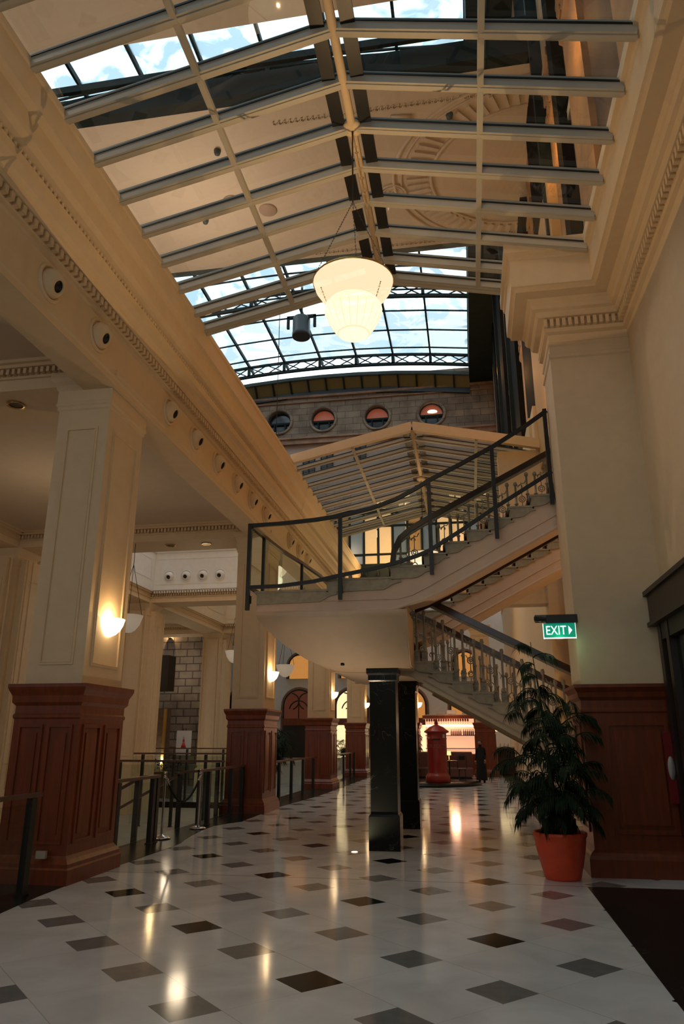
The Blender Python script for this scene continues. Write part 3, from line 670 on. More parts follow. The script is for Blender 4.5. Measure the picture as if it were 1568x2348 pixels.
# central lower flight descending to the right, Y 12.3..15.15
LZ = [(-.91 + .314*k, 2.98 - .168*k) for k in range(-5, 18)]
def low_body(y0, y1, m, nm):
    poly = []; pz = None
    for x, z in LZ: poly += [((x - .314)+.0, z-.05), (x-.03, z-.05)]
    e = LZ[-1]; poly += [(e[0], 0), (3.6, 0), (.56, 1.73), (-.61, 2.38), (-1.0, 2.60), (-2.3, 2.66)]
    mb = MB().prism(poly, 'y', y0, y1); mb.build(nm, m, stair)
low_body(12.33, 12.45, soffit_m, 'stringer'); low_body(15.0, 15.12, soffit_m, 'stringer')
mb = MB(); poly = []
for x, z in LZ: poly += [((x - .314), z-.05), (x-.03, z-.05)]
poly += [(LZ[-1][0], 0), (3.4, .0), (.56, 1.82), (-.61, 2.47), (-1.0, 2.68), (-2.3, 2.74)]
mb.prism(poly, 'y', 12.45, 15.0).build('flight_core', soffit_m, stair)
edge = mat('pale_edge_moulding', (.62, .54, .38), .6)
for y in (12.30, 15.15):
    MB().bar((-.75, y, 2.44), (3.62, y, .02), .05, .05).build('edge_moulding', edge, stair); MB().bar((-.75, y+.02, 2.52), (3.62, y+.02, .10), .03, .02).build('edge_moulding', edge, stair)
def low_step():
    mb = MB(); L = .314
    mb.box(-L-.02, .035, -.05, 2.9, -.035, 0); mb.box(-L, .02, -.035, 2.88, -.06, -.035)
    mb.prism([(0.02,-.06),(-L-.07,-.06),(-L-.07,-.085),(-L-.02,-.09),(-L+.03,-.12),(-L+.09,-.17),(0.02,-.20)], 'y', -.035, .015)
    mb.box(-.02, 0, 0, 2.85, -.17, -.03); return mb.mesh('step')
LM = low_step()
for x, z in LZ: link('step', LM, stepm, stair, (x, 12.29, z))
cb = MB()
for x, z in LZ: cb.box(x-.314, x+.04, 12.9, 14.6, z, z+.012); cb.box(x+.036, x+.048, 12.9, 14.6, z-.16, z+.01)
cb.build('carpet', carpet, stair)
# ---- ornate balustrades (parts of the staircase): paired colonnettes, pierced scroll panels, wooden rail
def baluster_mesh(h):
    mb = MB()
    mb.box(-.045,.045,-.045,.045,0,.13); mb.box(-.052,.052,-.052,.052,.13,.15)
    mb.lathe((0,0,.15), [(.03,0),(.042,.01),(.042,.03),(.024,.05),(.020,.09),(.022,h*.3),(.034,h*.31),(.034,h*.33),(.02,h*.35),(.017,h*.72),(.028,h*.735),(.036,h*.76),(.024,h-.15)], 10)
    mb.torus((0,-.05,.07), .022, .008, 12, 5, 'y')
    return mb.mesh('baluster')
def scroll_mesh(h, run, rise, s):
    mb = MB(); cx = run/2
    mb.torus((cx,0,h*.52+rise/2*s), .052, .010, 18, 5); mb.torus((cx,0,h*.52+rise/2*s), .024, .009, 12, 5)
    mb.torus((cx,0,h*.25+rise/2*s), .04, .009, 14, 5, a0=0, a1=4.2); mb.torus((cx-.02,0,h*.80+rise/2*s), .035, .009, 12, 5, a0=-.5, a1=3.6)
    mb.tube([(cx,0,.05+rise/2*s),(cx,0,h*.25-.04+rise/2*s)], .008, 5); mb.tube([(cx,0,h*.30+rise/2*s),(cx,0,h*.46+rise/2*s)], .008, 5); mb.tube([(cx,0,h*.58+rise/2*s),(cx,0,h*.9+rise/2*s)], .008, 5)
    mb.tube([(cx-run*.42,0,h*.90+rise*.1*s),(cx-run*.25,0,h*.84+rise*.2*s),(cx,0,h*.87+rise*.5*s),(cx+run*.25,0,h*.84+rise*.75*s),(cx+run*.42,0,h*.9+rise*.9*s)], .009, 5)
    return mb.mesh('scroll_panel')
B_lo = baluster_mesh(.86); B_hi = baluster_mesh(.80); S_lo = scroll_mesh(.86, .2, .10, -1); S_hi = scroll_mesh(.80, .2, .10, 1)
for y in (12.40, 15.05):
    for x, z in LZ[2:]:
        if x > 3.0: continue
        link('baluster', B_lo, balm, stair, (x-.25, y, z)); link('baluster', B_lo, balm, stair, (x-.12, y, z)); link('scroll_panel', S_lo, balm, stair, (x-.10, y, z-.05))
    MB().tube([(-1.15, y, 4.10), (-.49, y, 3.76), (1.73, y, 2.585), (3.4, y, 1.69)], .05, 10, w=.10, h=.10).build('handrail', darkwood, stair)
    MB().tube([(-1.15, y, 4.03), (-.49, y, 3.69), (1.73, y, 2.515), (3.4, y, 1.62)], .05, 10, w=.06, h=.05).build('under_rail', balm, stair)
for y in (12.17,):
    for x, z in NZ[1:]:
        if x > 3.2: continue
        for dx in (.06, .20): link('baluster', B_hi, balm, stair, (x+dx, y, z))
        link('scroll_panel', S_hi, balm, stair, (x+.2, y, z+.03))
    rp = [(-1.16, y, 4.14), (-1.20, y, 4.45), (-1.17, y, 4.68), (-1.06, y, 4.90), (-.88, y, 5.05), (-.62, y, 5.20), (-.27, y, 5.38), (.07, y, 5.555), (1.68, y, 6.385), (3.2, y, 7.165)]
    MB().tube(rp, .05, 10, w=.09, h=.09).build('handrail', darkwood, stair)
    MB().tube([(a, b, c-.07) for a, b, c in rp[2:]], .03, 8, w=.05, h=.04).build('under_rail', balm, stair)
for x, z in NZ[2::1]:
    if x < 3: link('baluster', B_hi, balm, stair, (x+.12, YF1-.08, z))
MB().tube([(-.8, YF1-.08, 5.05), (3.2, YF1-.08, 7.1)], .05, w=.09, h=.08).build('handrail', darkwood, stair)

# ---- outer modern railing: black steel frame with glass
rl = thing('glass_railing', 'black steel and glass safety railing around the outside of the stair landing and upper flight', 'railing')
YR = 10.88
top = [(-3.36,YR,4.87),(-2.85,YR,4.88),(-2.3,YR,4.915),(-1.89,YR,4.96),(-1.4,YR,5.06),(-1.0,YR,5.19),(-.7,YR,5.34),(-.46,YR,5.48),(.0,YR,5.70),(.55,YR,5.98),(1.05,YR,6.28),(1.40,YR,6.52)]
bot = [(-3.34,YR,3.86),(-2.85,YR,3.865),(-2.3,YR,3.92),(-1.89,YR,4.00),(-1.4,YR,4.08),(-1.0,YR,4.17),(-.7,YR,4.26),(-.5,YR,4.34),(.0,YR,4.64),(.5,YR,4.96),(1.05,YR,5.29),(1.40,YR,5.50)]
MB().tube(top, .03, w=.045, h=.06).build('top_rail', black, rl); MB().tube(bot, .03, w=.045, h=.055).build('bottom_rail', black, rl)
mb = MB()
for a, b, c, d in zip(top, top[1:], bot, bot[1:]): mb.add([c, d, b, a], [(0,1,2,3)])
mb.build('glass_panel', gl_rail, rl)
for (x, zt, zb) in ((-3.36,4.90,3.50),(-1.89,4.96,3.62),(-.48,5.48,3.96),(.52,5.96,4.48),(1.37,6.55,4.98)):
    MB().box(x-.03, x+.03, YR-.03, YR+.03, zb, zt).build('post', black, rl)
    MB().box(x-.025, x+.025, YR, 11.0, zb+.12, zb+.24).build('fixing_bracket', black, rl)
# side returning along the left end of the landing, with a curved wooden rail
lt = [(-3.34,YR+.02,4.86),(-3.33,11.6,4.87),(-3.26,12.6,4.87),(-3.12,13.6,4.87),(-3.0,14.8,4.87),(-3.0,16.4,4.87)]
MB().tube(lt, .03, w=.06, h=.055).build('side_rail', railwood, rl)
MB().tube([(x,y,z-1.0) for x,y,z in lt], .03, w=.04, h=.05).build('side_rail', black, rl)
mb = MB()
for a, b in zip(lt, lt[1:]): mb.add([(a[0],a[1],a[2]-1.0),(b[0],b[1],b[2]-1.0),b,a], [(0,1,2,3)])
mb.build('glass_panel', gl_rail, rl)
for i in (1, 3, 5): x, y, z = lt[i]; MB().box(x-.025, x+.025, y-.025, y+.025, 3.6, z).build('post', black, rl)
tag(MB().lathe((-1.95, 11.45, 2.73), [(0,-.05),(.03,-.045),(.035,-.01),(.03,.02)], 12).build('smoke_detector', black), 'small dark round detector on the underside of the landing', 'detector')

# black marble pillars
t = thing('marble_pillar', 'black marble square pillar under the landing, the nearer one', 'pillar', (-1.36, 11.93, 0), 0, 'black marble pillars under the landing')
MB().rings(-.205,.205,-.21,.21, [(.03,0),(.03,.47),(.012,.50),(.0,.51),(0,2.42),(.0,2.45),(.02,2.47),(.02,2.55),(.045,2.58),(.045,2.69)]).build('shaft', marblek, t)
dup(t, (-1.26, 14.75, 0), 0, 'black marble square pillar behind the nearer one')
# glowing in-floor spot next to the pillar
tag(MB().lathe((-1.79, 11.55, .006), [(0,.004),(.035,.004),(.05,.0)], 20).build('floor_light', mat('floor_spot', (1,.8,.7), .5, emis=(1,.75,.62), estr=1.6)), 'tiny glowing light set in the floor beside the nearer black pillar', 'floor light')

lamp('floor_light_bulb', (-1.79, 11.50, .03), 75, (1, .74, .48), 0, kind='SPOT', spot=2.7, rot=(PI+.12, 0, 0))
# ================================================================== PALM IN POT
pt = thing('potted_palm', 'tall bamboo palm in an orange-red glazed pot beside the right pilaster', 'plant', (.98, 9.87, 0))
MB().lathe((0,0,0), [(0,0),(.20,0),(.212,.02),(.245,.15),(.285,.32),(.30,.42),(.302,.46),(.318,.475),(.32,.51),(.305,.52),(.28,.515),(.27,.47),(.23,.40)], 40).build('pot', potm, pt)
MB().lathe((0,0,.46), [(0,0),(.236,0)], 30).build('soil', soil, pt)
rnd = random.Random(11)
stems = MB(); leaves = MB()
def frond(base, dirv, length, droop, nl, mb=leaves, wid=.028, ll=.26):
    b = Vector(base); d = Vector(dirv).normalized(); pts = []; p = b.copy(); v = d.copy()
    n = 9
    for i in range(n): pts.append(p.copy()); v = (v + Vector((0,0,-droop/n))).normalized(); p = p + v*length/n
    mb.tube(pts, [.007*(1-.8*i/n) + .0015 for i in range(n)], 4, cap=False)
    for i in range(nl):
        t_ = .18 + .82*i/(nl-1); k = min(int(t_*(n-1)), n-2); f_ = t_*(n-1)-k; q = pts[k].lerp(pts[k+1], f_); tn = (pts[k+1]-pts[k]).normalized()
        sd = tn.cross(Vector((0,0,1))); sd = sd.normalized() if sd.length > .01 else Vector((1,0,0))
        for s_ in (-1, 1):
            L_ = ll * (1 - .45*abs(t_-.45)/.55) * rnd.uniform(.85, 1.15); ld = (tn*.75 + sd*s_*.75 + Vector((0,0,-.35-rnd.random()*.45))).normalized()
            tip = q + ld*L_ + Vector((0,0,-.05-rnd.random()*.05)); mid = q + ld*L_*.45; wv = ld.cross(Vector((0,0,1))).normalized()*wid*.5 if ld.cross(Vector((0,0,1))).length > .01 else Vector((wid*.5,0,0))
            nz_ = Vector((0,0,.006)); mb.add([q, mid+wv, mid+nz_, mid-wv, tip], [(0,1,2),(0,2,3),(1,4,2),(2,4,3)])
def palm(stems, leaves, n, H, spread, r0, seed, cull=None, cx=0, ll=.26, lean=None):
    rr = random.Random(seed)
    for s_ in range(n):
        a = rr.random()*2*PI; r = r0*math.sqrt(rr.random()); h = H*rr.choice([.28,.4,.5,.6,.7,.8,.9,1.0]) if s_ else H
        bx, by = r*math.cos(a), r*math.sin(a); lx, ly = spread*math.cos(a)*.35*h/H, spread*math.sin(a)*.35*h/H
        if s_ == 0: lx, ly = (lean or (-.16, 0))
        p = [(bx + lx*t_*t_, by + ly*t_*t_, .46 + (h*.82-.46)*t_) for t_ in (0,.25,.5,.75,1)]
        stems.tube(p, [.012,.011,.010,.009,.006], 6)
        lv = 5 if h > .5*H else 4
        for j in range(lv):
            tt = .52 + .48*j/(lv-1) if h > .5*H else .35 + .65*j/(lv-1); k = min(int(tt*4), 3); f_ = tt*4-k; q = Vector(p[k]).lerp(Vector(p[k+1]), f_)
            for m_ in range(2 if j < lv-1 else 3):
                aa = rr.random()*2*PI; el = rr.uniform(.35, .9) if j < lv-1 else rr.uniform(.9, 1.3)
                frond(q, (math.cos(aa)*math.cos(el), math.sin(aa)*math.cos(el), math.sin(el)), rr.uniform(.42,.62)*spread, rr.uniform(1.0,1.9), 11, leaves, ll=ll)
for sx, sy, lx, ly, h, fl, nf in ((-.05,.02,-.12,.02,2.80,.32,7),(-.03,.0,-.10,.03,2.45,.34,5),(-.08,-.04,-.30,-.05,1.95,.55,8),(.0,.05,-.14,.05,2.25,.50,7),(.09,.0,.16,.02,2.05,.46,8),(.10,-.06,.20,-.06,1.72,.42,7),
        (-.02,-.10,-.12,-.20,1.62,.50,8),(.05,.10,.10,.22,1.85,.5,7),(-.10,.05,-.30,.12,1.40,.5,7),(.12,.05,.20,.05,1.30,.38,7),(.02,-.12,.08,-.26,1.25,.45,8),(-.12,-.05,-.30,-.15,1.02,.45,8),(.12,-.08,.18,-.18,1.0,.38,7),(-.06,.1,-.15,.2,1.1,.45,7),(.0,0,.0,-.05,.85,.4,8)):
    p = [(sx + lx*t_*t_, sy + ly*t_*t_, .46 + (h-.46)*t_) for t_ in (0,.25,.5,.75,1)]; stems.tube(p, [.011,.010,.009,.008,.005], 6)
    for q in range(nf):
        aa = 2.4*q + rnd.random()*.8; el = .95 - .11*(nf-q) + rnd.uniform(-.1,.25); k = 3 if q > nf//2 else 2; b_ = Vector(p[k]).lerp(Vector(p[k+1]), .4+.6*((q*2) % nf)/nf)
        frond(b_, (math.cos(aa)*math.cos(el), math.sin(aa)*math.cos(el), math.sin(el)), fl*rnd.uniform(.8,1.15), rnd.uniform(1.2,2.2), 12, leaves, wid=.020, ll=.19)
stems.build('stems', stemm, pt); leaves.build('fronds', leafm, pt)

# ================================================================== EXIT SIGN
ex = thing('exit_sign', 'lit green hanging EXIT sign with a right arrow on the pilaster side', 'exit sign', (1.19, 9.90, 2.95))
def text_mesh(body, size, name='lettering', ext=.004, sx=1):
    cu = bpy.data.curves.new('txt', 'FONT'); cu.body = body; cu.size = size; cu.extrude = ext; cu.align_x = 'CENTER'; cu.align_y = 'CENTER'
    o = bpy.data.objects.new('txt', cu); C.objects.link(o); dg = bpy.context.evaluated_depsgraph_get(); dg.update()
    me = bpy.data.meshes.new_from_object(o.evaluated_get(dg)); me.name = name; bpy.data.objects.remove(o)
    me.transform(Matrix.Diagonal((sx, 1, 1, 1))); me.transform(Matrix.Rotation(PI/2, 4, 'X')); return me
exg = mat('exit_green', (.0, .22, .13), .4, emis=(.0, .22, .13), estr=.75); exw = mat('exit_white', (.9, 1, .95), .4, emis=(.8, 1, .92), estr=1.0)
MB().box(-.20, .20, -.012, .012, -.10, .085).build('sign_panel', exg, ex)
k = MB().box(-.205, .205, -.013, .013, -.112, -.10); k.box(-.207, -.20, -.013, .013, -.112, .085); k.box(.20, .207, -.013, .013, -.112, .085); k.build('edge_strip', exw, ex)
link('lettering', text_mesh('EXIT', .165, sx=.78), exw, ex, (-.045, -.016, -.012)); MB().prism([(.115,-.065),(.115,.05),(.16,-.008)], 'y', -.018, -.012).build('arrow', exw, ex)
k = MB().tube([(-.30,0,.15),(.235,0,.15)], .052, 12); k.box(-.16, .235, -.055, .055, .085, .19); k.box(.16,.235,-.05,.2,.12,.17); k.tube([(-.31,0,.15),(-.25,0,.15)], .035, 10); k.build('housing', black, ex)
lamp('exit_glow', (1.19, 9.86, 2.80), 1.2, (.55, 1, .6), .05)

# ================================================================== SHOP FRONT on the right wall
sf = thing('shop_door', 'dark wood framed glazed shop door at the right edge', 'door', (2.45, 7.0, 0))
fr = mat('dark_door_wood', (.025, .013, .009), .4, noise=.2)
glowp = mat('pale_interior_wall', (.34, .27, .22), .7)
mb = MB()
mb.box(-.10, .09, -3.2, 3.02, 3.02, 3.40); mb.box(-.14, .09, -3.2, 3.07, 3.38, 3.44); mb.box(-.13, .09, -3.2, 3.05, 2.98, 3.03)
mb.build('door_head', fr, sf)
for (a, b) in ((2.76, 2.90), (2.40, 2.52), (.2, .32), (-2.0, -1.88)): MB().box(-.05, .09, a, b, 0, 2.99).build('jamb', fr, sf)
MB().box(-.04, .09, -3.2, 2.8, 2.78, 2.99).build('transom', black, sf)
MB().box(.03, .035, -3.2, 2.76, .0, 2.8).build('glass_pane', gl_rail, sf); MB().box(.07, .09, -3.2, 2.8, 0, 2.8).build('back_panel', glowp, sf)
t = thing('wall_sign', 'narrow red sign with a pale oval beside the shop door', 'sign', (2.36, 9.93, 1.25), 0)
MB().box(-.045, .045, -.03, .03, -.40, .42).build('plate', mat('sign_red', (.22,.008,.01), .4), t)
k = MB(); k.lathe((0,0,0), [(0,.0),(.04,.0),(.04,.01),(0,.012)], 20); me = k.mesh('disc'); me.transform(Matrix.Rotation(PI/2, 4, 'X')); me.transform(Matrix.Diagonal((1,1,3.4,1))); link('disc', me, greym, t, (0,-.031,.0))

# ================================================================== FOREGROUND + HALL RAILINGS (left)
def run_railing(label, y0, y1, x, posts, h=1.0, group='glass railings along the left edge of the hall', zb=0, end=None, axis='y'):
    t = thing('glass_railing', label, 'railing', (0,0,0), 0, group)
    def P(a, z): return (x, a, z) if axis == 'y' else (a, x, z)
    k = MB(); k.bar(P(y0, h), P(y1, h), .07, .045); k.build('handrail', railwood, t)
    k = MB(); q = [P(y0, .07+zb), P(y1, .07+zb), P(y1, h-.08), P(y0, h-.08)]; k.add(q, [(0,1,2,3)]); k.build('glass_panel', gl_rail, t)
    for p in posts:
        k = MB(); a = P(p, zb); 
        k.box(a[0]-.035, a[0]+.035, a[1]-.05, a[1]+.05, zb, h-.03); k.box(a[0]-.05, a[0]+.05, a[1]-.06, a[1]+.06, zb, zb+.02)
        k.build('post', black, t)
    return t
run_railing('glass railing in the lower left corner in front of the near column', 2.0, 8.0, -4.78, (2.5, 5.2, 7.85))
r2 = run_railing('glass railing between the near column and the gap with the rope posts', 9.9, 12.05, -5.12, (10.6, 11.85, 12.0))
r3 = run_railing('glass railing between the roped gap and the second column', 13.95, 16.85, -5.12, (14.0, 14.5, 15.9, 16.7))
run_railing('glass railing between the second and third columns', 18.1, 24.9, -5.12, (18.5, 20.0, 21.4, 22.9, 24.4))
run_railing('glass railing between the third and fourth columns', 26.5, 33.2, -5.12, (26.9, 28.6, 30.3, 32.0, 33.0))
# sloping handrails of the side steps
for yy, lb in ((12.12, 'nearer sloping handrail going down the side steps left of the roped gap'), (13.98, 'farther sloping handrail going down the side steps left of the roped gap')):
    t = thing('stair_handrail', lb, 'handrail', (0,0,0), 0, 'sloping handrails of the side steps')
    MB().tube([(-5.12,yy,1.0),(-5.45,yy,.98),(-7.1,yy,.1),(-7.5,yy,.1)], .03, w=.06, h=.045).build('rail', railwood, t)
    k = MB(); k.box(-5.55,-5.47,yy-.03,yy+.03,-.18,.94); k.build('post', black, t); MB().box(-7.14,-7.06,yy-.03,yy+.03,-.9,.1).build('post', black, t)
run_railing('long low railing crossing the gallery behind the near column', -8.5, -5.5, 16.55, (-8.0, -5.65), 1.1, 'railings crossing the gallery', -.9, axis='x')
run_railing('railing crossing the gallery farther back, with three posts', -10.2, -6.2, 22.0, (-9.9, -8.9, -7.9, -6.6), 1.15, 'railings crossing the gallery', -.9, axis='x')
run_railing('farthest railing crossing the gallery in front of the hedge planter', -14.5, -9.5, 29.0, (-14, -12.6, -11.2, -9.7), 1.2, 'railings crossing the gallery', -.72, axis='x')
# stanchions and rope
def stanchion(loc, label):
    t = thing('stanchion', label, 'barrier post', loc, 0, 'chrome rope posts in the railing gap')
    MB().lathe((0,0,0), [(0,.006),(.15,.006),(.155,.012),(.15,.02),(.10,.045),(.04,.065),(.02,.075)], 28).build('base', chrome, t)
    MB().lathe((0,0,.07), [(.02,0),(.02,.86),(.03,.865),(.03,.90),(.022,.905),(.026,.93),(.03,.96),(.018,.985),(0,.99)], 16).build('pole', chrome, t)
    return t
stanchion((-5.16, 12.42, .004), 'chrome rope post on the left, standing on the black marble edge'); stanchion((-5.06, 13.86, .004), 'chrome rope post on the right, next to the white floor curve')
rp = thing('barrier_rope', 'black rope hanging between the two chrome posts', 'rope')
pts = []
for i in range(17):
    t_ = i/16; pts.append((-5.14+.09*t_, 12.45+1.38*t_, .93 - .40*(1-(2*t_-1)**2)))
MB().tube(pts, .019, 8).build('rope', clothd, rp); k = MB(); k.tube([pts[0], pts[1]], .024, 8); k.tube([pts[-2], pts[-1]], .024, 8); k.build('hooks', chrome, rp)

# ================================================================== ATRIUM: bridges, vault, stone wall, facade
st('ceiling_bridge', MB().box(-16.9, 2.25, 13.1, 19.05, 16.0, 16.9), cream2)
st('ceiling_bridge_near', MB().box(-16.9, 2.25, 9.2, 11.15, 16.0, 16.9), cream2)
# fascia steels under the bridge edges
k = MB(); k.box(-16.8, 2.2, 12.8, 13.1, 16.0, 16.6); k.box(-16.8, 2.2, 12.5, 12.6, 16.5, 16.7)
tag(k.build('bridge_edge_beam', teal), 'dark grey steel beam along the near edge of the cream bridge ceiling', 'beam')
tag(MB().box(-16.8, 2.2, 19.05, 19.3, 16.0, 16.7).build('bridge_edge_beam', teal2), 'grey steel beam along the far edge of the cream bridge ceiling', 'beam')
# arch relief of the bridge ceiling, right part: medallion, rings, flutes
ar = thing('ceiling_relief', 'plaster arch with fan flutes and a 66 medallion on the bridge ceiling', 'plaster relief', (2.2, 16.3, 15.99))
k = MB()
for R_, r_ in ((3.55,.05),(3.35,.03),(2.55,.05)): k.add([], []); k.torus((0,0,0), R_, r_, 48, 6, 'z', PI/2+.02, 3*PI/2-.02)
sq = k.v; k.v = [(x, y*.82, z) for x, y, z in sq]; k.build('arch_rings', cream2, ar)
k = MB()
for i in range(34):
    a = PI/2 + .05 + (PI-.1)*i/33; c_, s_ = math.cos(a), math.sin(a); k.bar((c_*2.65, s_*2.65*.82, -.02), (c_*3.2, s_*3.2*.82, -.02), .09, .06)
k.build('flutes', cream2, ar)
k = MB()
for i in range(44):
    x = -.2 - i*.14
    for sy in (-1, 1): k.torus((x-.1 if False else x, sy*(2.55+.02*0), -.01), .055, .018, 10, 4, 'z', 0, 4.4)
k.build('scroll_band', cream2, ar)
k = MB(); k.torus((-3.62,.35,-.02), .36, .035, 30, 6, 'z'); k.torus((-3.62,.35,-.02), .28, .02, 30, 6, 'z'); k.build('medallion', cream2, ar)
me = text_mesh('66', .36); me.transform(Matrix.Rotation(-PI/2, 4, 'X')); me.transform(Matrix.Rotation(PI, 4, 'Y')); me.transform(Matrix.Rotation(PI/2, 4, 'Z')); link('numerals', me, cream2, ar, (-3.62, .35, -.02))
for sy in (-1, 1):
    k = MB()
    for i in range(7): a = .2 + i*.2; k.tube([(-3.4,sy*2.3,-.01),(-3.4+.5*math.sin(a),sy*(2.3-.5*math.cos(a)),-.02)], [.02,.05], 6)
    k.build('palmette', cream2, ar)
for (x, y, nm) in ((-5.9,14.6,'a'),(-5.0,15.1,'b')): tag(MB().lathe((x, y+1.6, 15.98), [(0,-.03),(.22,-.02),(.26,.0),(.26,.02)], 20).build('ceiling_speaker', mat('ceiling_speaker_tan',(.45,.32,.24),.7)), 'round tan ceiling speaker on the bridge underside, ' + ('left' if nm == 'a' else 'right') + ' of the pair', 'speaker', 'round speakers on the bridge ceiling')
for i, (x, y) in enumerate(((-7.6,16.7),(-6.9,16.8),(-5.7,14.35),(.2,14.2))): tag(MB().lathe((x, y, 15.98), [(0,-.12),(.07,-.1),(.09,-.02),(.09,.02)], 12).build('smoke_detector', teal2), ['small round detector low left on the bridge ceiling', 'second small round detector low left on the bridge ceiling', 'small dark detector high in the middle on the bridge ceiling', 'small dark detector right of the ridge on the bridge ceiling'][i], 'detector')
# the barrel vault of glass
def vz(x): return 23.62 - .0085*(x+7.4)**2
vt = thing('glass_vault', 'great curved glass roof over the atrium carried on dark green steel', 'glass roof')
XS = [-16.8 + 2.21*i for i in range(9)]; XE = .88
xs = [x for x in XS if x < XE-.5] + [XE]
for x in xs: MB().bar((x, -4, vz(x)), (x, 39.6, vz(x)), .09, .22).build('glazing_bar', teal, vt)
yr = [-3 + 1.95*k for k in range(22)]
for y in yr:
    MB().tube([(x, y, vz(x)) for x in xs], .03, w=.06, h=.07).build('purlin', teal, vt)
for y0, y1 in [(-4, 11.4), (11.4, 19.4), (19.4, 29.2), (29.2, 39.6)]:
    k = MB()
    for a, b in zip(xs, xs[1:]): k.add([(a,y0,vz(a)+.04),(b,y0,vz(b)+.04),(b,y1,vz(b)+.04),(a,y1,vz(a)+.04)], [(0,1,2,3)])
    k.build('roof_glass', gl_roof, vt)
def truss(y, dz=.72, name='truss'):
    k = MB(); xx = [-16.8 + 1.105*i for i in range(17)]
    k.tube([(x, y, vz(x)-.1) for x in xx], .05, w=.14, h=.13); k.tube([(x, y, vz(x)-dz) for x in xx], .05, w=.16, h=.16)
    for i, (a, b) in enumerate(zip(xx, xx[1:])):
        k.bar((a,y,vz(a)-.1),(b,y,vz(b)-dz),.05); k.bar((a,y,vz(a)-dz),(b,y,vz(b)-.1),.05)
        if i % 2 == 0: k.bar((a,y,vz(a)-.1),(a,y,vz(a)-dz),.16)
    k.build(name, teal, vt)
for y in (12.6, 15.6, 18.6, 21.4, 31.6, 38.6): truss(y)
k = MB(); k.box(.86, 2.3, -4, 40, 21.9, 23.6); tag(k.build('gutter_beam', teal), 'deep dark green steel gutter beam along the right side of the glass roof', 'beam')
for yb in (14.2, 17.0):
    k = MB(); k.bar((-16.8, yb, 20.9), (1.9, yb+.0, 21.0), .3, .4); tag(k.build('tie_beam', teal), 'thick dark steel tie beam under the glass roof seen through the near skylight, ' + ('nearer' if yb < 15 else 'farther') + ' one', 'beam', 'tie beams under the glass roof')
# lantern eaves strip under the vault end
ev = thing('vault_eaves', 'olive lit ribbed eaves strip below the end of the glass roof', 'eaves')
k = MB(); k.tube([(x, 39.3, vz(x)-.95) for x in xs], .1, w=.25, h=.2); k.build('gutter', teal2, ev)
k = MB()
for a, b in zip(xs, xs[1:]): k.add([(a,39.35,vz(a)-1.02),(b,39.35,vz(b)-1.02),(b,39.9,vz(b)-1.55),(a,39.9,vz(a)-1.55)], [(0,1,2,3)])
k.build('soffit_boards', mat('olive_boards', (.16,.12,.035), .7), ev)
x = -16.6
while x < .8: MB().bar((x, 39.25, vz(x)-.98), (x, 39.85, vz(x)-1.58), .10, .12).build('rib', teal, ev); x += 1.105
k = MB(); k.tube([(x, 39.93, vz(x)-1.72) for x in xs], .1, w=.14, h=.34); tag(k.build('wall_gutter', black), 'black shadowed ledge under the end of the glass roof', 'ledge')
# stone wall with round windows
RWX = [(-10.77, 20.19), (-8.01, 20.16), (-4.71, 20.07), (-1.45, 20.05), (-14.1, 20.2)]
def wall_with_round(x0, x1, z0, z1, circ, r, yy, seg=24):
    mb = MB(); xs_ = sorted([x0, x1] + [c[0]-r-.1 for c in circ] + [c[0]+r+.1 for c in circ])
    for a, b in zip(xs_, xs_[1:]):
        c = [c for c in circ if a < c[0] < b and abs((a+b)/2-c[0]) < .01]
        if not c: mb.add([(a,yy,z0),(b,yy,z0),(b,yy,z1),(a,yy,z1)], [(0,1,2,3)]); continue
        cx, cz = c[0]; ring = [(cx+r*math.cos(2*PI*k/seg), yy, cz+r*math.sin(2*PI*k/seg)) for k in range(seg)]; out = []
        for k in range(seg):
            an = 2*PI*k/seg; dx, dz = math.cos(an), math.sin(an); t_ = min(((b-a)/2)/max(abs(dx),1e-6), ((z1-cz) if dz > 0 else (cz-z0))/max(abs(dz),1e-6)); out.append((cx+dx*t_, yy, cz+dz*t_))
        cr_ = [(b,yy,z1),(a,yy,z1),(a,yy,z0),(b,yy,z0)]
        vs = ring+out; fs = [(k,(k+1)%seg,seg+(k+1)%seg,seg+k) for k in range(seg)]; mb.add(vs, fs)
        for q in cr_:
            an = math.atan2(q[2]-cz, q[0]-cx) % (2*PI); k = int(an/(2*PI)*seg); mb.add([out[k], q, out[(k+1)%seg]], [(0,1,2)])
        back = [(x_, yy+.5, z_) for x_, _, z_ in ring]; mb.add(ring+back, [(k,(k+1)%seg,seg+(k+1)%seg,seg+k) for k in range(seg)])
    return mb
st('wall_back_stone', wall_with_round(-16.9, 2.4, 18.9, 22.9, RWX, .72, 40.0), stonem)
k = MB(); k.box(-16.9, 2.3, 39.75, 40.05, 18.55, 18.95); k.box(-16.9, 2.3, 39.65, 40.05, 18.85, 18.97); k.box(-16.9, 2.3, 39.85, 40.05, 21.66, 21.8); k.box(-16.9,2.2,39.9,40.05,21.35,21.42); k.box(-13.4,-12.6,39.85,40.05,18.9,21.7)
st('trim_stone_bands', k, sandtrim)
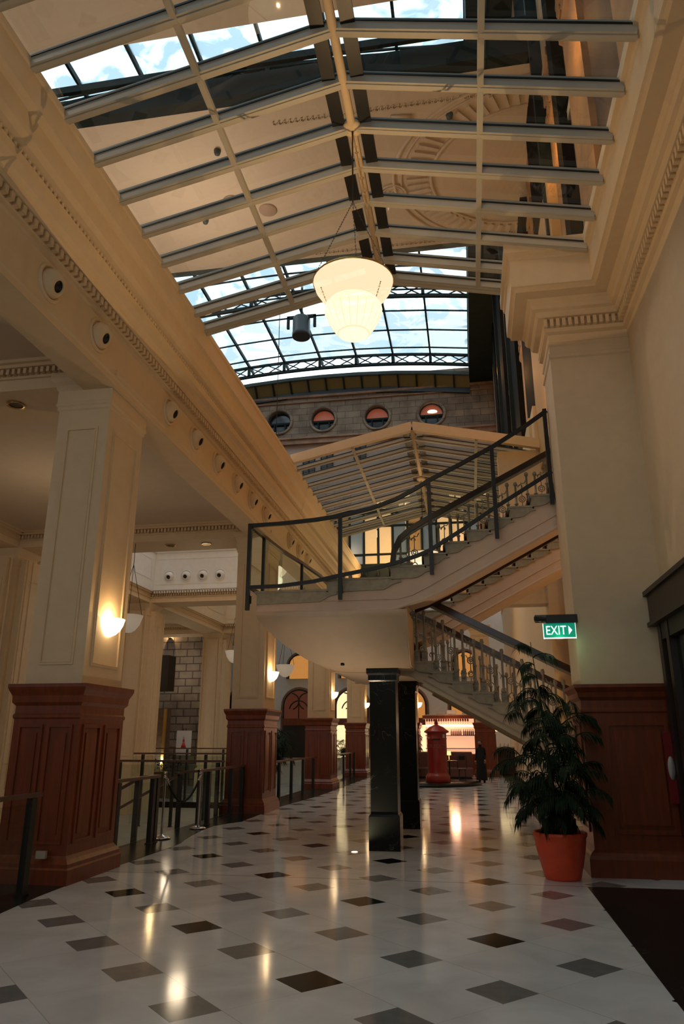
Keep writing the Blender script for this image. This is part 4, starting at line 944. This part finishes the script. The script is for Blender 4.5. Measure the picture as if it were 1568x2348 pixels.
for i, (x, z) in enumerate(RWX[:4]):
    w_ = thing('window_%d' % (i+1), '', ''); del w_['label']; del w_['category']; w_['kind'] = 'structure'; w_.location = (x, 40.1, z)
    MB().torus((0,-.12,0), .80, .09, 32, 8).build('stone_ring', stonem, w_)
    MB().torus((0,.1,0), .69, .05, 32, 6).build('window_frame', black, w_)
    k = MB(); k.box(-.7, .7, .05, .12, -.12, 0.0); k.box(-.38, -.30, .05, .12, -.65, -.1); k.box(.30, .38, .05, .12, -.65, -.1); k.build('glazing_bars', teal, w_)
    P_ = [(.70*math.cos(2*PI*q/28), .22, .70*math.sin(2*PI*q/28)) for q in range(28)]
    up = [p for p in P_ if p[2] >= -.01]; dn = [p for p in P_ if p[2] <= .01]
    MB().add(up, [tuple(range(len(up)))]).build('upper_pane', winredm if i else darkwin, w_); MB().add(sorted(dn, key=lambda p: math.atan2(p[2], p[0]) % (2*PI)), [tuple(range(len(dn)))]).build('lower_pane', darkwin, w_)
    if i == 3: MB().lathe((0.05,.2,.18), [(.0,-.03),(.12,-.02),(.26,.0),(.30,.06),(.2,.10),(0,.12)], 18).build('lamp_behind_glass', mat('lamp_glow',(1,.9,.7),.5,emis=(1,.86,.6),estr=1.5), w_)
st('wall_back_render', MB().box(-16.9, 2.6, 40.0, 40.4, 9.4, 18.9), render_p)
# small paired windows in the rendered wall, below the stone band
n_ = 5
for (x, z) in ((-11.05, 17.0), (-8.85, 17.15), (-7.75, 17.25), (-5.75, 17.95)):
    w_ = bpy.data.objects.new('window_%d' % n_, None); C.objects.link(w_); w_['kind'] = 'structure'; w_.location = (x, 39.98, z); n_ += 1
    MB().box(-.36, .36, -.02, .05, -.55, .60).build('pane', darkwin, w_)
    k = MB(); k.box(-.40,.40,-.06,.0,.58,.66); k.box(-.03,.03,-.06,0,-.55,.6); k.box(-.36,.36,-.06,0,-.02,.03); k.box(-.38,-.33,-.06,0,-.55,.6); k.box(.33,.38,-.06,0,-.55,.6); k.build('window_frame', teal, w_)
for (x, z, m_) in ((-9.3,13.5,winlit),(-8.6,13.0,winlit),(-4.6,14.3,winlit2),(-4.6,13.0,winlit2),(-3.2,14.6,winlit),(-3.2,13.2,winlit),(-6.5,13.6,winblue),(-1.9,13.4,winlit),(-.3,14.6,winlit),(-.3,13.2,winlit),(1.2,14.4,winlit)):
    w_ = bpy.data.objects.new('window_%d' % n_, None); C.objects.link(w_); w_['kind'] = 'structure'; w_.location = (x, 39.97, z); n_ += 1
    MB().box(-.32, .32, -.02, .05, -.45, .45).build('pane', m_, w_); k = MB(); k.box(-.03,.03,-.06,0,-.45,.45); k.box(-.32,.32,-.06,0,-.03,.03); k.build('window_frame', teal, w_)
# glazed shop gallery seen through the staircase: tall warm windows with dark frames, a green bridge beam below
gf = thing('glazed_gallery', 'far gallery front with tall warm lit panes in dark green frames above a green beam', 'gallery front', (0, 29.9, -.75))
for i, x in enumerate([-6.6 + .62*k for k in range(13)]):
    m_ = [winlit, winblue, ochre, winblue, winlit][i % 5]
    MB().box(x, x+.50, .05, .10, 9.4, 11.6).build('pane', m_, gf)
k = MB()
for x in [-6.68 + .62*k_ for k_ in range(14)]: k.box(x, x+.08, -.03, .12, 9.3, 11.7)
k.box(-6.7, 1.6, -.04, .12, 9.75, 9.83); k.box(-6.7, 1.6, -.04, .12, 11.0, 11.08); k.box(-6.7, 1.6, -.05, .14, 11.6, 11.8); k.build('frame', teal, gf)
MB().box(-7.2, 1.8, -.4, .3, 8.75, 9.3).build('beam', teal, gf)
k = MB()
for x in [-7.0 + .5*k_ for k_ in range(17)]: k.box(x, x+.05, -.8, -.4, 8.72, 8.95)
k.build('brackets', teal, gf)
st('trim_far_cornice', MB().sweep([(1.9, 29.7), (-4.2, 29.7)], [(0,7.05),(.1,7.1),(.1,7.2),(.25,7.3),(.25,7.6),(0,7.65)], side=-1), ochre)
lamp('far_gallery_light', (-3.0, 28.2, 8.6), W_FAR*.8, WARM, .3); lamp('far_gallery_light', (-3.0, 28.8, 6.6), W_FAR*.5, WARM, .3)

# right facade above the skylight eaves
st('wall_atrium_right', MB().box(2.25, 2.6, -4, 40, 8.75, 23.5), mat('dark_brown_stone', (.085,.055,.038), .8, noise=.4, nscale=1.5))
fc = thing('facade_columns', 'warmly lit carved stone pilasters and dark green steel posts on the right facade', 'facade', (2.25, 0, 0))
pdark = mat('blackened_steel', (.014, .014, .013), .9, spec=.05, noise=.3)
fstone = mat('brown_orange_carved_stone', (.42, .235, .10), .75, noise=.3, nscale=2.5)
for i, (y, hw) in enumerate(((9.6, .62), (6.8, .45), (11.95, .42), (16.2, .45), (21.1, .5), (25.9, .5), (31.6, .5), (37.2, .5))):
    MB().rings(-.10, 0, y-hw, y+hw, [(.0,8.8),(.0,13.1),(.05,13.2),(.05,13.35),(.0,13.4),(.0,14.3),(.08,14.35),(.08,14.55),(0,14.6),(.0,21.5)]).build('stone_pilaster', fstone, fc)
    k = MB(); rr = random.Random(i)
    for j in range(70):
        yy = y-hw+.05+(2*hw-.1)*rr.random(); z_ = 13.5+.75*rr.random(); k.torus((-.13, yy, z_), .05+.08*rr.random(), .03, 9, 5, 'x', rr.random()*6, rr.random()*6+3.5)
    k.build('carved_capital', fstone, fc)
for y0, y1 in ((12.7, 15.1), (10.75, 11.2), (17.4, 20.1), (22.4, 24.4), (28.0, 30.2), (33.6, 35.4)): MB().box(-.20, -.01, y0, y1, 8.8, 22).build('steel_panel', pdark, fc)
for y0, y1 in ((12.45, 12.6), (24.5, 24.65), (30.3, 30.45)): MB().box(-.32, -.01, y0, y1, 8.8, 22).build('steel_post', teal, fc)
for y, z, p in ((9.0, 12.0, 26), (11.6, 12.4, 26), (7.0, 12.6, 16), (8.6, 9.6, 9), (11.9, 9.7, 7), (16.2, 12.2, 34), (20.2, 12.0, 40), (25.9, 12, 60), (31.6, 12, 80), (37, 13, 60), (14.6, 9.0, 14), (20.9, 17, 50), (26, 18, 60), (31.5, 18, 60)): lamp('facade_uplight', (1.62, y, z), p, (1, .46, .11), .05)
for y, p in ((4.0, 200), (16.0, 330)): lamp('bridge_uplight', (-7.0, y, 12.5), p, (1, .72, .52), .5)
# upper warm walls of the stair hall
for (loc, p) in (((4.2, 13.5, 4.2), 36), ((4.0, 12.0, 8.5), 26), ((3.6, 15.6, 2.4), 28)): lamp('stair_hall_light', loc, p, (1, .62, .24), .15)
# carved frieze on the stair hall wall and a cornice stack
fz = thing('carved_frieze', 'gilded carved frieze on the warm stair hall wall below the EXIT sign', 'frieze', (2.3, 17.0, 0))
k = MB(); rr = random.Random(3)
for j in range(150): k.torus((.0+3.0*rr.random(), -.05, 3.15+.75*rr.random()), .05+.06*rr.random(), .022, 9, 5, 'y', rr.random()*6, rr.random()*6+3.6)
k.build('scrollwork', ochre, fz); k = MB(); k.box(-.1, 3.2, -.12, 0, 3.98, 4.08); k.box(-.1, 3.2, -.18, 0, 4.08, 4.16); k.box(-.1,3.2,-.1,0,2.9,3.02); k.box(-.1,3.2,-.14,0,5.2,5.4); k.build('moulding', ochre, fz)
k = MB()
for j in range(60): k.torus((1.0+1.6*rr.random(), -.04, 4.4+.6*rr.random()), .05+.06*rr.random(), .02, 9, 5, 'y', rr.random()*6, rr.random()*6+3.6)
k.build('panel_carving', ochre, fz)
# hanging stage light under the vault
sp = thing('hanging_floodlight', 'black cylinder floodlight hanging under the glass roof left of the chandelier', 'floodlight', (-7.49, 31.6, 20.85))
MB().lathe((0,0,0), [(0,.02),(.40,.02),(.43,0),(.46,.03),(.46,.25),(.44,.28),(.44,1.05),(.40,1.12),(0,1.12)], 28).build('housing', black, sp)
k = MB(); k.box(-.75,.75,-.06,.06,1.1,1.25); k.box(-.75,-.62,-.06,.06,.55,1.2); k.box(.62,.75,-.06,.06,.55,1.2); k.box(-.05,.05,-.05,.05,1.2,3.0); k.build('yoke', teal, sp)

# ================================================================== BACK OF THE HALL
ARX = []
def arch_poly(x0, x1, z0, z1, n=14):
    r = (x1-x0)/2; cx = (x0+x1)/2; zc = z1-r; return [(x1, z0), (x1, zc)] + [(cx+r*math.cos(PI*k/n), zc+r*math.sin(PI*k/n)) for k in range(1, n)] + [(x0, zc), (x0, z0)]
st('wall_back', MB().box(-16.0, 2.3, 40.02, 40.4, -1, 9.4), whitew)
st('wall_back_left', MB().box(-20, -16.0, 38.0, 38.4, -1, 9.4), bluestone)
st('wall_back_return', MB().box(-16.1, -15.9, 38.0, 40.4, -1, 9.4), whitew)
def arch_window(x0, x1, z0, z1, m_up, m_lo, num, split=None, y=40.0):
    w_ = bpy.data.objects.new('window_%d' % num, None); C.objects.link(w_); w_['kind'] = 'structure'; w_.location = (0, y, 0)
    MB().prism(arch_poly(x0-.16, x1+.16, z0, z1+.16), 'y', -.06, .02).build('window_surround', sandtrim, w_)
    MB().prism(arch_poly(x0-.05, x1+.05, z0, z1+.05), 'y', -.09, -.05).build('window_frame', black, w_)
    MB().prism(arch_poly(x0+.04, x1-.04, max(z0, split or z0), z1-.04), 'y', -.12, -.09).build('arched_pane', m_up, w_)
    if split:
        MB().box(x0+.04, x1-.04, -.12, -.09, z0, split-.02).build('lower_pane', m_lo, w_); MB().box(x0-.05, x1+.05, -.15, -.09, split-.35, split).build('transom', wood, w_)
        r = (x1-x0)/2; cx = (x0+x1)/2; zc = z1-r
        k = MB(); k.torus((cx-r*.5,-.14,zc+.25), r*.5, .035, 16, 5, 'y', -1.3, 1.5); k.torus((cx+r*.5,-.14,zc+.25), r*.5, .035, 16, 5, 'y', 1.6, 4.4); k.torus((cx,-.14,zc-.25), r*.62, .035, 16, 5, 'y', .2, PI-.2); k.tube([(cx,-.14,split),(cx,-.14,zc+.35)], .03, 5); k.build('tracery', black, w_)
nn = 40
for i, x in enumerate((-9.2, -6.3, -3.2, -.2)):
    lo = [winblue, winlit2, darkwin, winlit2][i]
    lo = [darkwin, winlit2, winlit2, winlit][i]
    arch_window(x-.85, x+.85, .6, 4.1, [mat('dim_maroon_pane', (.10,.03,.02), .3, emis=(1,.25,.12), estr=.04), winlit2, winor, winor][i], lo, nn, 2.6); nn += 1
    arch_window(x-.6, x+.6, 4.7, 6.0, winor, None, nn); nn += 1
arch_window(-13.2, -11.8, .6, 4.1, darkwin, darkwin, nn, 2.6)
# white speaker box on the back wall
tag(MB().rings(-11.15, -10.8, 39.6, 39.95, [(0,4.35),(.03,4.4),(.03,4.7),(0,4.75)]).build('wall_speaker', whitew), 'small white box speaker on the white back wall under a pendant', 'speaker')

# bar
bar = thing('back_bar', 'glowing pink-orange backlit bar shelf unit under the staircase', 'bar shelving', (-.9, 35.6, 0))
MB().box(-1.25, 1.0, .30, .36, .9, 2.45).build('glowing_back', barglow, bar)
MB().box(-1.35, 1.0, -.3, .36, 2.45, 2.60).build('canopy', wood, bar)
for z in (1.15, 1.72): MB().box(-1.25, 1.0, -.1, .3, z-.03, z).build('shelf', darkwood, bar)
MB().box(-1.25, 1.0, .24, .28, 2.12, 2.17).build('light_strip', barstrip, bar); MB().box(-1.25,1.0,-.3,-.26,2.60,2.64).build('rack_rail', greym, bar)
MB().box(-1.3, 1.0, -.3, .36, 0, .9).build('cabinet', wood, bar)
lamp('bar_light', (-.9, 35.1, 2.0), 26, (1, .5, .3), .2)
bm_ = MB().lathe((0,0,0), [(0,0),(.035,0),(.037,.02),(.037,.15),(.014,.20),(.013,.26),(.016,.27),(0,.272)], 12).mesh('bottle'); bm_.materials.append(mat('dark_bottle', (.10,.03,.02), .2))
jm_ = MB().lathe((0,0,0), [(0,0),(.10,0),(.105,.02),(.105,.24),(.08,.27),(.08,.29),(0,.29)], 16).mesh('jar')
gm_ = MB().lathe((0,0,0), [(0,0),(.04,.0),(.045,-.07),(.04,-.10),(.006,-.12),(.006,-.19),(.035,-.2)], 10).mesh('glass'); gm_.materials.append(mat('purple_tinted_glass', (.16,.06,.08), .15))
for i in range(12): o = link('bottle', bm_, None, None, (-.95+.085*i + (.05 if i > 5 else 0), 35.6, 1.72)); tag(o, 'dark bottle on the upper shelf of the glowing bar', 'bottle', 'bottles on the bar upper shelf')
jars = [link('jar', jm_, mat('red_jar', (.6,.01,.02), .2, emis=(1,.02,.03), estr=.5), None, (-1.72, 35.55, 1.72)), None]; tag(jars[0], 'bright red jar at the left end of the glowing bar shelf', 'jar')
j2 = jm_.copy(); j2.materials.clear(); j2.materials.append(mat('dark_red_jar', (.10,.0,.01), .2)); tag(link('jar', j2, None, None, (-1.42, 35.55, 1.72)), 'dark red jar next to the bright red one on the bar shelf', 'jar')
for i in range(18): tag(link('hanging_glass', gm_, None, None, (-2.05+.11*i, 35.45, 2.44)), 'stemmed glass hanging upside down under the bar canopy', 'glass', 'glasses hanging under the bar canopy')
for i, x in enumerate((-1.4, -.9, -.2)): tag(MB().box(x-.22, x+.2, 35.3, 35.7, 2.66, 2.74+.09*(i == 1)).build('storage_box', [greym, paper, greym][i]), ['flat grey box on top of the bar at the left', 'white box in the middle on top of the bar', 'grey box on top of the bar nearest the stair'][i], 'box')
# banquette and tables
bq = thing('banquette', 'long dusky pink banquette seat in front of the glowing bar', 'bench', (-1.4, 32.2, 0))
MB().rings(-1.7, 1.35, -.05, .2, [(0,.35),(0,1.0),(-.03,1.05)]).build('backrest', bench, bq); MB().rings(-1.7, 1.35, -.6, -.05, [(0,.1),(0,.40),(-.03,.45)]).build('seat', bench, bq)
MB().box(-1.7, 1.35, -.05, .0, .30, .40).build('pale_band', mat('pink_band', (.30,.14,.11), .6), bq); MB().box(-1.65, 1.3, -.5, .1, 0, .1).build('plinth', black, bq)
shade_m = lampshade('small_shade', (1, .62, .16), 2.6, .0)
def table_lamp(loc, lab):
    t = thing('table_lamp', lab, 'lamp', loc, 0, 'small glowing table lamps')
    MB().lathe((0,0,0), [(0,0),(.06,0),(.06,.015),(.01,.03),(.009,.22),(0,.22)], 12).build('stand', brass, t); MB().lathe((0,0,.2), [(.085,0),(.065,.15),(.06,.15),(.08,0)], 16).build('shade', shade_m, t)
    lamp('table_lamp_bulb', (loc[0], loc[1], loc[2]+.27), 5, WARM, 0)
def cafe_table(x, y, lab, ll):
    t = thing('cafe_table', lab, 'table', (x, y, 0), 0, 'small dark round cafe tables')
    MB().lathe((0,0,.72), [(0,.03),(.36,.03),(.37,.015),(.36,0),(0,0)], 24).build('table_top', darkwood, t); MB().lathe((0,0,0), [(0,0),(.22,0),(.2,.03),(.03,.06),(.03,.72)], 14).build('pedestal', black, t)
    table_lamp((x, y, .75), ll)
cafe_table(-.95, 30.6, 'dark round table right of the red pillar box', 'glowing table lamp right of the red pillar box'); cafe_table(-4.55, 35.2, 'dark round table left of the black pillars', 'glowing table lamp left of the black pillars')
def chair(x, y, lab, rz=0):
    t = thing('bar_chair', lab, 'chair', (x, y, 0), rz, 'dark cafe chairs')
    MB().lathe((0,0,.44), [(0,.03),(.19,.03),(.2,.015),(.19,0),(0,0)], 18).build('seat', black, t)
    for a in (.8, 2.3, 3.9, 5.5): MB().tube([(.15*math.cos(a),.15*math.sin(a),.44),(.2*math.cos(a),.2*math.sin(a),0)], .014, 6).build('leg', black, t)
    k = MB(); k.tube([(-.17,.1,.45),(-.17,.15,.9),(0,.18,1.0),(.17,.15,.9),(.17,.1,.45)], .014, 6); k.box(-.12,.12,.14,.17,.78,.93); k.build('backrest', black, t)
chair(-.45, 30.0, 'dark chair between the table lamp and the standing person'); chair(-4.0, 33.9, 'dark chair left of the black pillars')
# lower bar counter right of the far column
ct = thing('bar_counter', 'dark bar counter with a lit service window right of the far column', 'counter', (1.55, 36.5, 0))
MB().box(-.45, .35, 0, .5, 0, 1.15).build('body', darkwood, ct); MB().box(-.5, .35, -.05, .55, 1.15, 1.2).build('worktop', greym, ct); MB().box(-.45, .35, .9, 1.0, 1.9, 2.6).build('lit_panel', winlit2, ct)
for i in range(3): tag(MB().lathe((1.25+.18*i, 36.6, 1.2), [(0,0),(.05,0),(.06,.16),(.05,.16),(.045,.02)], 12).build('cup', paper), 'pale paper cup on the dark bar counter', 'cup', 'paper cups on the bar counter')

# island plinth with the red pillar box
st('floor_plinth', MB().lathe((-1.75, 28.2, 0), [(0,.1),(1.95,.1),(2.0,.06),(2.0,0)], 48), marblek)
px = thing('pillar_box', 'red cast iron pillar post box with a finial on its domed cap', 'post box', (-1.27, 27.6, .1))
MB().lathe((0,0,0), [(0,0),(.43,0),(.44,.03),(.43,.20),(.40,.25),(.37,.28),(.355,.32)], 8*4).build('base', red, px)
MB().lathe((0,0,.3), [(.355,0),(.345,.06),(.345,1.14),(.355,1.16),(.355,1.19),(.345,1.2),(.345,1.36),(.37,1.40)], 32).build('body', red, px)
MB().lathe((0,0,1.66), [(.36,0),(.44,.03),(.445,.07),(.40,.10),(.34,.14),(.24,.22),(.13,.27),(.08,.285),(.06,.31),(.075,.34),(.05,.40),(.06,.43),(.02,.50),(0,.52)], 32).build('cap', red, px)
k = MB(); k.box(-.14,.14,-.365,-.33,1.42,1.47); k.build('slot', black, px)
me = text_mesh('BOX.POST', .155, ext=.012)
for v in me.vertices:
    a = v.co.x/.35 - .25; rr_ = .352 - v.co.y; v.co.x, v.co.y = rr_*math.sin(a), -rr_*math.cos(a)
link('lettering', me, mat('faded_red_lettering', (.42,.10,.09), .5), px, (0,0,1.22))
k = MB(); k.box(.22,.30,-.30,-.26,1.50,1.62); k.build('notice_plate', greym, px)

# person: dark clothes, standing sideways by the far column
def person():
    t = thing('person', 'person in long dark clothes standing by the far wood-based column', 'person', (.27, 29.3, 0))
    me = bpy.data.meshes.new('body'); J = [(0,0,.80),(0,0,1.0),(0,.0,1.18),(0,-.01,1.28),(-.01,-.02,1.34),(-.02,-.03,1.43),
        (-.12,0,1.20),(-.17,.02,.98),(-.20,-.06,.80),(.12,0,1.20),(.17,.02,.98),(.14,-.12,.84),(-.07,0,.76),(-.08,-.02,.42),(-.08,.02,.06),(-.09,-.12,.03),(.07,0,.76),(.08,.02,.42),(.09,.04,.06),(.09,-.09,.03)]
    E = [(0,1),(1,2),(2,3),(3,4),(4,5),(2,6),(6,7),(7,8),(2,9),(9,10),(10,11),(0,12),(12,13),(13,14),(14,15),(0,16),(16,17),(17,18),(18,19)]
    Rr = [.12,.115,.125,.05,.05,.085,.055,.042,.03,.055,.042,.03,.085,.06,.045,.04,.085,.06,.045,.04]
    me.from_pydata(J, E, []); o = bpy.data.objects.new('body', me); C.objects.link(o); o.parent = t; me.materials.append(clothd)
    m = o.modifiers.new('skin', 'SKIN'); sv = me.skin_vertices[0].data
    for i, r in enumerate(Rr): sv[i].radius = (r, r)
    sv[0].use_root = True; o.modifiers.new('sub', 'SUBSURF').levels = 2; o.modifiers['sub'].render_levels = 2
    MB().lathe((0,0,0), [(.21,.10),(.20,.4),(.16,.8),(.14,1.0),(.13,1.08)], 16).build('coat', clothd, t)
    MB().lathe((-.02,-.03,1.41), [(0,-.07),(.06,-.05),(.075,0),(.06,.06),(0,.085)], 14).build('face', skin, t)
    MB().lathe((-.015,-.0,1.45), [(.07,-.08),(.088,-.02),(.075,.04),(.03,.07),(0,.075)], 14).build('hair', hairm, t)
    for sx, hp in ((-1, (-.20,-.07,.78)), (1, (.14,-.13,.82))):
        k = MB(); k.tube([hp, (hp[0], hp[1]-.02, hp[2]-.07)], [.028,.034], 8)
        for q in range(4): k.tube([(hp[0]-.025+.017*q, hp[1]-.02, hp[2]-.07), (hp[0]-.025+.017*q, hp[1]-.04, hp[2]-.10), (hp[0]-.025+.017*q, hp[1]-.03, hp[2]-.125-.01*(q in (1,2)))], .0085, 6)
        k.tube([(hp[0]+.03*sx, hp[1]-.02, hp[2]-.02), (hp[0]+.045*sx, hp[1]-.04, hp[2]-.06)], .009, 6); k.build('hand', skin, t)
person()

# background plants
def potted(loc, lab, H, seed, n=7, sp=.9, m_=None, ll=.3):
    t = thing('potted_plant', lab, 'plant', loc)
    MB().lathe((0,0,0), [(0,0),(.22,0),(.30,.42),(.32,.46),(.27,.46),(.25,.4)], 20).build('pot', mat('terracotta', (.20,.08,.05), .7), t); MB().lathe((0,0,.4), [(0,0),(.26,0)], 16).build('soil', soil, t)
    a, b = MB(), MB(); palm(a, b, n, H, sp, .15, seed, ll=ll); a.build('stems', stemm, t); b.build('fronds', leafm, t)
potted((-8.1, 30.0, 0), 'bushy palm in a planter between the second and third columns', 2.4, 21, 9, 1.5, ll=.5)
potted((-2.85, 36.4, 0), 'leafy plant beside the left end of the glowing bar', 3.1, 22, 7, 1.1, ll=.4)
potted((-5.9, 35.6, 0), 'low palm between the third and fourth columns', 1.5, 23, 6, 1.0, ll=.4)
potted((-2.6, 31.0, 0), 'low dark plant behind the red pillar box', 1.5, 24, 6, .8)
# shadowy planting beneath the flight behind the palm
hd = MB(); rr = random.Random(5); 
ph = thing('stair_planter', 'dark low planting along the foot of the stair wall behind the palm', 'planter', (0,0,0))
MB().box(1.3, 1.62, 13.5, 24, 0, .32).build('trough', black, ph)
for y in [13.7+.55*i for i in range(18)]:
    for q in range(5): a = rr.random()*6.28; frond((1.45, y, .3), (math.cos(a)*.7, math.sin(a)*.7, .9), .75, 1.3, 8, hd, ll=.22)
hd.build('foliage', leafm, ph)

# left background: portal, brass strips, white board, hedge
pl = thing('entrance_portal', 'dark framed entrance with brass strips in front of the stone wall', 'entrance', (-14.6, 33.0, -.72))
MB().box(-1.6, -.9, -.1, .4, 0, 3.7).build('side_panel', mat('marbled_brown', (.14,.09,.06), .4, noise=.4), pl); MB().box(.3, .8, -.1, .4, 0, 3.6).build('side_panel', MATS['marbled_brown'], pl)
MB().box(-.9, .3, .1, .2, 0, 3.2).build('dark_door', darkwood, pl); MB().box(-2.2, .9, -.5, .3, 4.4, 6.0).build('canopy', mat('dark_canopy', (.02,.014,.01), .6), pl)
for x in (-.8, .75): k = MB(); k.box(x-.06, x+.06, -.2, -.1, .3, 3.6); k.build('brass_strip', brass, pl)
lamp('portal_fill', (-14.2, 32.0, .6), 22, WARM2, .1)  # unseen lamp added to brighten the brass strips
hg = MB(); 
hp_ = thing('hedge_planter', 'long planter of dark shiny leaves with warm lights below, left background', 'planter', (-13.4, 29.9, -.72))
MB().box(-1.9, 1.6, -.25, .25, 0, 1.0).build('box', mat('planter_stone', (.20,.12,.07), .5, noise=.3), hp_)
for j in range(420):
    x = -1.9+3.5*rr.random(); y = -.3+.6*rr.random(); z = 1.0+.45*rr.random(); d = Vector((rr.uniform(-1,1), rr.uniform(-1,1), rr.uniform(-.3,1))).normalized()*.13; w2 = d.cross(Vector((0,.3,1))).normalized()*.035; p = Vector((x,y,z)); hg.add([p, p+d*.5+w2, p+d, p+d*.5-w2], [(0,1,2,3)])
hg.build('leaves', leafm, hp_)
bd = thing('display_board', 'white display board with a small red dress figure on an easel', 'sign board', (-12.15, 31.0, -.30))
MB().box(-.33, .33, -.03, 0, 1.2, 2.2).build('board', paper, bd); k = MB(); k.lathe((0,0,0), [(0,0),(.12,0),(.05,.22),(0,.22)], 10); k.lathe((0,0,.22), [(0,0),(.05,.03),(.04,.12),(0,.14)], 10); me = k.mesh('figure'); me.transform(Matrix.Diagonal((1,.1,1,1))); link('figure', me, mat('figure_red', (.6,.06,.06), .6), bd, (0,-.035,1.5))
MB().lathe((0,-.035,1.90), [(0,-.06),(.05,0),(0,.09)], 8).build('figure_hat', greym, bd)
for s_ in (-1, 1): MB().bar((s_*.05,.02,2.3), (s_*.3,.1,0), .03).build('easel_leg', black, bd)
# wall lamps far left on the stone
for i, (x, y, z, p, lab) in enumerate(((-15.6, 36.9, 6.7, 30, 'small lit uplight on the rough stone wall, lower one'), (-13.0, 33.9, 8.75, 30, 'small lit uplight seen through the light well opening'))):
    t = thing('wall_uplight', lab, 'wall lamp', (x, y, z), 0, 'small uplights on the stone wall'); MB().lathe((0,0,0), [(0,-.1),(.06,-.08),(.09,0),(.07,0),(0,-.04)], 12).build('housing', black, t); MB().lathe((0,0,-.02), [(0,0),(.07,0)], 12).build('lens', shade_m, t); lamp('uplight_bulb', (x, y-.1, z+.15), p, WARM, 0)
st('wall_left_stone', MB().box(-20, -12.6, 37.0, 37.3, -1, 9.6), bluestone)
st('wall_well_back', MB().box(-16.5, -5.5, 34.6, 34.9, 8.5, 14.0), brickmat('pale_ashlar', (.40,.32,.27), (.34,.27,.22), (.2,.16,.13), .9, .45, rot=(PI/2,0,0)))
